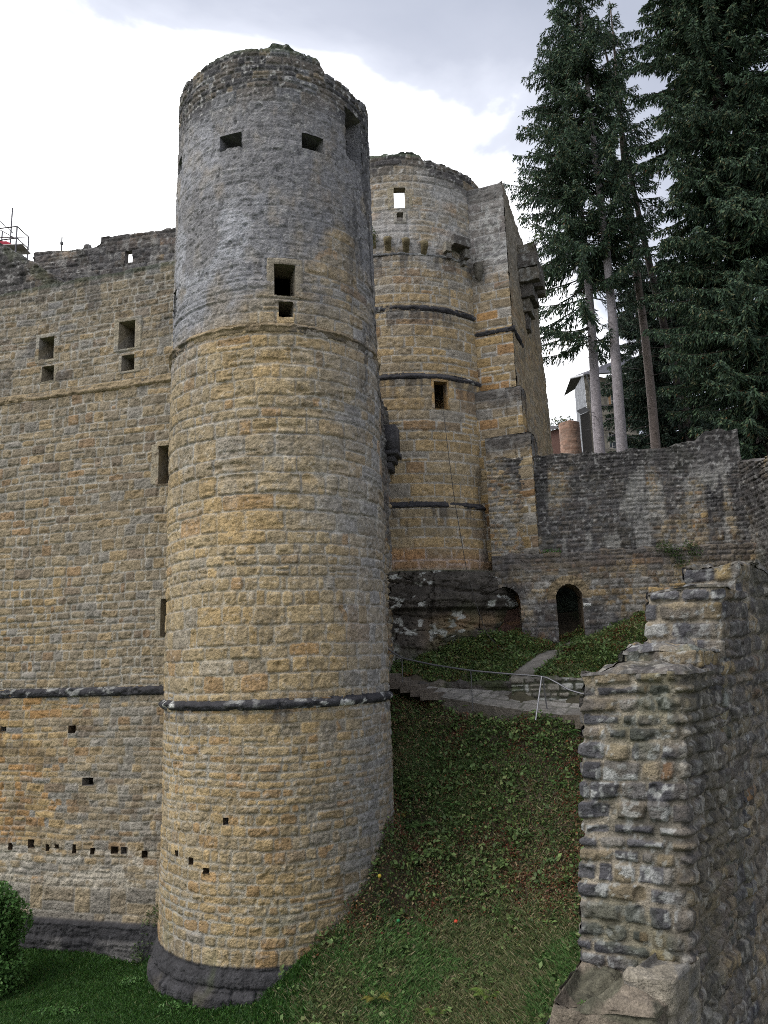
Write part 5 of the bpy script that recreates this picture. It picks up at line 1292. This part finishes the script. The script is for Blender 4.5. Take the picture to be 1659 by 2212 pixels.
    for i, (x, y, s, lab, pi) in enumerate(spots):
        rs = np.random.RandomState(700+i); c = gp(x, y); root = thing('fern', lab, 'fern', tuple(c), 'ferns growing on the bank')
        for f in range(7):
            a = f*2*np.pi/7+rs.uniform(-.3, .3); L_ = s*rs.uniform(.8, 1.25); t = np.linspace(0, 1, 22)
            ax = c + np.stack([np.cos(a)*L_*t, np.sin(a)*L_*t, L_*(1.0*t-.85*t*t)+.05], 1); side = np.array([-np.sin(a), np.cos(a), 0])
            V = []; w = .30*L_*np.sin(np.pi*np.clip(t*.92+.12, 0, 1))
            for k in range(1, 21):
                for sg in (-1, 1):
                    d = side*sg*w[k]+(ax[min(k+1, 21)]-ax[k])*1.2-[0, 0, .15*w[k]]; e = (ax[k]-ax[k-1])*.38
                    V.append([ax[k]-e, ax[k]+e, ax[k]+d*.7+e*.6, ax[k]+d])
            V = np.array(V); n = len(V); col = pickc(pals[pi], [1, 1], n, rs)
            make_mesh('frond', V.reshape(-1, 3), np.arange(n*4).reshape(n, 4), np.repeat(col, 4, 0), M_LEAF, root, smooth=False)
    for x, y, c, lab in ((985, 2002, (.60, .07, .03), 'small orange red ball lying in the grass of the bank'), (860, 2000, (.03, .30, .10), 'small green ball lying in the grass near the tower'), (820, 1903, (.55, .42, .05), 'small yellow ball beside the right foot of the big tower')):
        p = gp(x, y); b = Bag(); th, ph = np.meshgrid(np.linspace(0, 2*np.pi, 25), np.linspace(0, np.pi, 15), indexing='ij'); r = .045 + .002*np.cos(th*2)*np.sin(ph)
        seam = np.abs(np.cos(ph)) < .06; r = r - .003*seam
        P = np.stack([np.cos(th)*np.sin(ph)*r, np.sin(th)*np.sin(ph)*r, np.cos(ph)*r], -1); b.grid(P, c); o = b.build('ball', M_PAINT); o.location = p+[0, -.05, .12]; tag(o, lab, 'ball')
plants()

# ------------------------------------------------------------------ spruces
def spruce(base, H, crown0, R, seed, label, trunk_r=.30, dens=1.0, nb=230, leanx=0.0, pal=0, shape=.8, droop=.30, stubs=True, bark=(.19, .17, .16), low_thin=0.0, twig=1.0, group='spruce trees behind the courtyard wall', asym=None):
    rs = np.random.RandomState(seed); base = np.array(base, float); root = thing('spruce_tree', label, 'tree', tuple(base), group)
    k = np.linspace(0, 1, 40); ax = base+np.stack([leanx*k*H+.12*np.sin(k*9+seed), .1*np.cos(k*7+seed), k*H], 1); rad = trunk_r*(1-k)**.75+.02; rad[0] *= 1.3
    b = Bag(); b.tube(ax, rad, np.array(bark), 10)
    def axis(z): t = np.clip((z-base[2])/H, 0, 1)*39; return np.stack([np.interp(t, np.arange(40), ax[:, i]) for i in range(3)], -1)
    if stubs:
        for j in range(60):
            z = base[2]+rs.uniform(.04, 1)*(crown0); p = axis(np.array(z)); a = rs.uniform(0, 2*np.pi); l = rs.uniform(.2, 1.3)
            b.tube([p, p+np.array([math.cos(a)*l, math.sin(a)*l, -.15*l])], [.025, .008], np.array(bark)*.6, 4, caps=False)
    bb = b; TP = []; TD = []; TC_ = []
    zs = base[2]+crown0+(H-crown0)*(rs.uniform(0, 1, nb)**.92)
    for z in zs:
        t = (z-base[2]-crown0)/(H-crown0); Rr = R*((1-t)**shape*.95+.05)*rs.uniform(.62, 1.12)
        if t < .12: Rr *= rs.uniform(.45, 1.0)
        if low_thin and t < low_thin and rs.uniform() < .5: continue
        a = rs.uniform(0, 2*np.pi)
        if asym is not None: Rr *= 1+asym[1]*math.cos(a-asym[0])
        p0 = axis(np.array(z)); s = np.linspace(0, 1, 9); dr = droop*(1.15-t*.9)
        hx = Rr*s; hz = Rr*(-dr*1.25*s + dr*.85*s**2.3) + .12*Rr*np.sin(s*3)*(t > .7)
        wob = rs.normal(0, .05, 2)
        pts = p0+np.stack([np.cos(a)*hx - np.sin(a)*wob[0]*hx*s, np.sin(a)*hx+np.cos(a)*wob[0]*hx*s, hz], 1)
        bb.tube(pts, np.linspace(.035*min(1, Rr/3)+.012, .006, 9), (.045, .035, .028), 4, caps=False)
        nt_ = int(Rr*44*dens)+6; u = rs.uniform(.12, 1, nt_)**.85
        q = np.stack([np.interp(u, s, pts[:, i]) for i in range(3)], 1)
        sg = rs.choice([-1, 1], nt_); la = a+sg*rs.uniform(.5, 1.3, nt_); ll = (.28+.50*(1-u)*min(1.0, Rr/2.5))*rs.uniform(.5, 1.3, nt_)*twig
        hang = rs.uniform(.3, 2.4, nt_)
        d = np.stack([np.cos(la), np.sin(la), -hang], 1); d /= np.linalg.norm(d, axis=1)[:, None]
        # three tufts along every twig
        for w in (0.0, .38, .72):
            TP.append(q+d*(ll*w)[:, None] - np.array([0, 0, 1])*(.05*w)); TD.append(d*(ll*.55)[:, None]+rs.normal(0, .05, (nt_, 3)))
    TP = np.concatenate(TP); TD = np.concatenate(TD); n = len(TP)
    r1 = rs.normal(0, 1, (n, 3)); sd_ = np.cross(TD, r1); sd_ /= np.linalg.norm(sd_, axis=1)[:, None]+1e-9; w = rs.uniform(.020, .048, n)[:, None]
    pals = [[(.055, .095, .058), (.085, .135, .072), (.042, .070, .048), (.14, .15, .08)], [(.044, .074, .052), (.062, .098, .064), (.036, .054, .042), (.095, .105, .065)]]
    c = pickc(pals[pal], [3, 2, 3, .8], n, rs, .3)
    cone = rs.uniform(0, 1, n) < .006; c[cone] = (.16, .09, .045)
    V = np.stack([TP, TP+TD*.45+sd_*w, TP+TD, TP+TD*.45-sd_*w], 1)
    make_mesh('crown', V.reshape(-1, 3), np.arange(n*4).reshape(n, 4), np.repeat(c, 4, 0), M_NEEDLE, root, smooth=False)
    b.build('trunk', M_BARK, root)
    return root
def trees():
    def at(x, y, Y): return atY(x, y, Y)
    # (x, y of a point on the trunk low down, depth)
    def base(x, y, Y, z=3.0): p = at(x, y, Y); return (p[0], p[1], z)
    spruce(base(1299, 965, 40), 33, 14.0, 5.5, 801, 'tall spruce with the leftmost bare grey trunk and drooping left branches', .33, .9, 190, bark=(.33, .30, .31), asym=(math.pi, .30), low_thin=.25, droop=.36)
    spruce(base(1346, 958, 38.5), 39, 18.5, 4.6, 802, 'tallest spruce, its pale straight trunk second from the left', .31, .9, 190, bark=(.34, .31, .32), shape=.7, asym=(math.pi, .2))
    spruce(base(1413, 950, 41), 37, 17.5, 3.4, 803, 'slim spruce whose brownish trunk is third from the left', .29, .7, 120, bark=(.21, .17, .15), low_thin=.6)
    spruce(base(1522, 950, 43), 38, 17, 3.0, 804, 'thin spruce with a dark leaning trunk against the sky', .30, .6, 100, leanx=-.10, bark=(.06, .05, .045), low_thin=.95, pal=1)
    spruce(base(1478, 950, 45), 21.0, 1.0, 4.4, 805, 'short dense dark spruce filling the gap between the thin trunks and the big spruce', .25, 1.7, 330, pal=1, shape=.28, stubs=False)
    spruce(base(1650, 940, 33), 50, 3.0, 4.1, 806, 'huge dense spruce with foliage down to the courtyard wall', .42, 1.5, 760, shape=.10, stubs=False, bark=(.07, .055, .05), droop=.36)
    spruce(base(1800, 940, 31), 48, 2.5, 4.4, 807, 'massive spruce cut by the right edge of the frame', .42, 1.2, 400, shape=.13, stubs=False, bark=(.07, .055, .05), droop=.36)
    spruce(base(1405, 950, 52), 25, .5, 3.8, 808, 'dark low spruce standing behind the slim bare trunks', .25, 1.4, 260, pal=1, shape=.30, stubs=False)
    p = at(1215, 925, 75); plant('far_tree', 'small distant leafy tree on the skyline beside the house', 'tree', [p+[0, 0, -1], p+[.3, 0, .3], p+[-.5, 0, .2]], 1.2, 900, .28, [(.10, .12, .06), (.07, .09, .04)], [1, 1], 820)
trees()

# ------------------------------------------------------------------ house behind the spruces
def house():
    Y = 60.0; root = thing('stone_house', 'pale stone house with slate hung gable half hidden behind the spruce trunks', 'house', tuple(atY(1300, 985, Y)))
    P = lambda x, y, d=0: atY(x, y, Y+d)
    zb = 2.0
    A = P(1240, 830, 4.0); B = P(1263, 830); D = P(1370, 830, 3.0); zt = P(1263, 806)[2]
    f1 = Plane(A[:2], B[:2]); f2 = Plane(B[:2], D[:2])
    def slate(u, v, e, R, S_, rg, und, flat): return np.array([.24, .25, .27])*(.75+.4*R[4])[..., None]*(.75+.25*e)[..., None]
    masonry('gable_wall', f1, (0, f1.L), zb, zt, .09, Stones(0, 9, 0, 30, lambda v: .28, lambda v: .3, 901, split=0), slate, None, relief=.02, rough=.0, undul=0, warp=0, back=False, parent=root, seed=902, mort=.01, mat=M_SLATE)
    hc = lambda u, v, e, R, S_, rg, und, flat: mixc(np.array([.27, .24, .19])*(.7+.5*R[4])[..., None], (.18, .17, .15), (1-sst(.1, .6, e))*.3)
    wn = rect(f2, 1314, 846, 1333, 882); wn2 = rect(f2, 1316, 935, 1335, 968); wn3 = rect(f2, 1282, 846, 1292, 882)
    masonry('front_wall', f2, (0, f2.L), zb, zt, .09, Stones(0, 20, 0, 30, lambda v: .42, lambda v: .8, 903), hc, None, openings=[wn, wn2, wn3], relief=.03, rough=.02, undul=.01, back=False, parent=root, seed=904, mat=M_SLATE)
    for i, w in enumerate((wn, wn2, wn3)):
        o = opening(f2, *w, depth=.25, frame=.16, col=(.40, .36, .30), seed=i, parent=root, mat=M_SLATE)
        b = Bag(); u0, u1, v0, v1 = w
        def q(u0, u1, v0, v1, o_, c): b.add([f2(np.array(a), z, np.array(o_)) for a, z in ((u0, v0), (u1, v0), (u1, v1), (u0, v1))], [[0, 1, 2, 3]], c)
        q(u0, u1, v0, v1, -.22, (.05, .06, .07)); m = (u0+u1)/2; q(m-.04, m+.04, v0, v1, -.18, (.5, .48, .42)); q(u0, u1, (v0+v1)/2-.04, (v0+v1)/2+.04, -.175, (.5, .48, .42))
        if i == 0: q(u0, m-.05, v0, v1, -.15, (.48, .27, .12))
        b.build('pane', M_PAINT, root)
    # roof: hipped, slates
    b = Bag(); e0 = P(1233, 815, 4.2); e1 = P(1262, 808, -.5); e2 = P(1480, 792, 2.6); zr = zt+3.2
    r0 = np.array([e1[0]+5.5, e1[1]+5, zr]); r1 = np.array([e2[0], e2[1]+5, zr]); bk = np.array([e0[0]+.5, e0[1]+5, e0[2]])
    for q4 in ((e1, e2, r1, r0), (e0, e1, r0, r0+[.01, .01, 0]), (bk, e0, r0+[0, 0, 0], r0+[.01, 0, 0])):
        a = np.array(q4); s, t = np.meshgrid(np.linspace(0, 1, 40), np.linspace(0, 1, 30), indexing='ij'); s = s[..., None]; t = t[..., None]
        g = (a[0]*(1-s)+a[1]*s)*(1-t)+(a[3]*(1-s)+a[2]*s)*t
        n = _h((s[..., 0]*40).astype(int), (t[..., 0]*30).astype(int), (t[..., 0]*0).astype(int), 5); g[..., 2] += .03*n
        b.grid(g, np.array([.10, .10, .115])*(.7+.6*n)[..., None])
    b.build('roof', M_SLATE, root)
    b = Bag(); b.tube([e0-[0, 0, .05], e1-[0, 0, .05]], .09, (.35, .35, .36), 8); b.tube([e1-[0, 0, .05], e2-[0, 0, .05]], .09, (.16, .16, .17), 8); b.tube([e1+[.15, 0, -.1], e1+[.5, .45, -1.0], [B[0]+.1, B[1]-.1, zb]], .07, (.2, .2, .2), 8)
    b.build('gutter', M_METAL, root)
    # brick turret and the low range beside it
    root = thing('brick_turret', 'round brick turret with a dark lean-to wall beside the pale house', 'turret', tuple(atY(1230, 985, 55)))
    c = atY(1231, 940, 56)[:2]; r = (atY(1253, 940, 56)[0]-atY(1209, 940, 56)[0])/2; zt2 = atY(1231, 907, 55)[2]
    fr = Round(c, r)
    br = lambda u, v, e, R, S_, rg, und, flat: mixc(np.array([.30, .185, .135])*(.7+.6*R[4])[..., None], (.34, .28, .23), (1-sst(.1, .6, e))*.5)
    masonry('turret_wall', fr, (-math.pi*r, math.pi*r), zb, zt2, .07, Stones(-9, 9, 0, 20, lambda v: .16, lambda v: .4, 911, split=0), br, None, relief=.02, rough=.02, undul=.01, warp=.01, back=True, thick=.3, parent=root, seed=912, mat=M_SLATE)
    b = Bag(); a0 = P(1253, 897, -3); a1 = P(1273, 888, -2)
    b.add([a0, a1, [a1[0], a1[1], zb], [a0[0], a0[1], zb]], [[0, 1, 2, 3]], (.10, .085, .07)); b.add([a0+[0, -.2, 0], a1+[0, -.2, 0], a1+[0, 1, .7], a0+[0, 1, .7]], [[0, 1, 2, 3]], (.03, .03, .03)); b.build('lean_to', M_SLATE, root)
    b = Bag(); a0 = P(1180, 932, -2); a1 = P(1209, 926, -2)
    b.add([a0, a1, [a1[0], a1[1], zb], [a0[0], a0[1], zb]], [[0, 1, 2, 3]], (.20, .12, .10)); b.add([a0+[0, -.25, 0], a1+[0, -.25, 0], a1+[0, 2, .9], a0+[0, 2, .9]], [[0, 1, 2, 3]], (.07, .065, .065)); b.build('low_range', M_SLATE, root)
house()
for r_ in ROOTS:
    if not r_.get('local'): settle(r_)
    else: del r_['local']
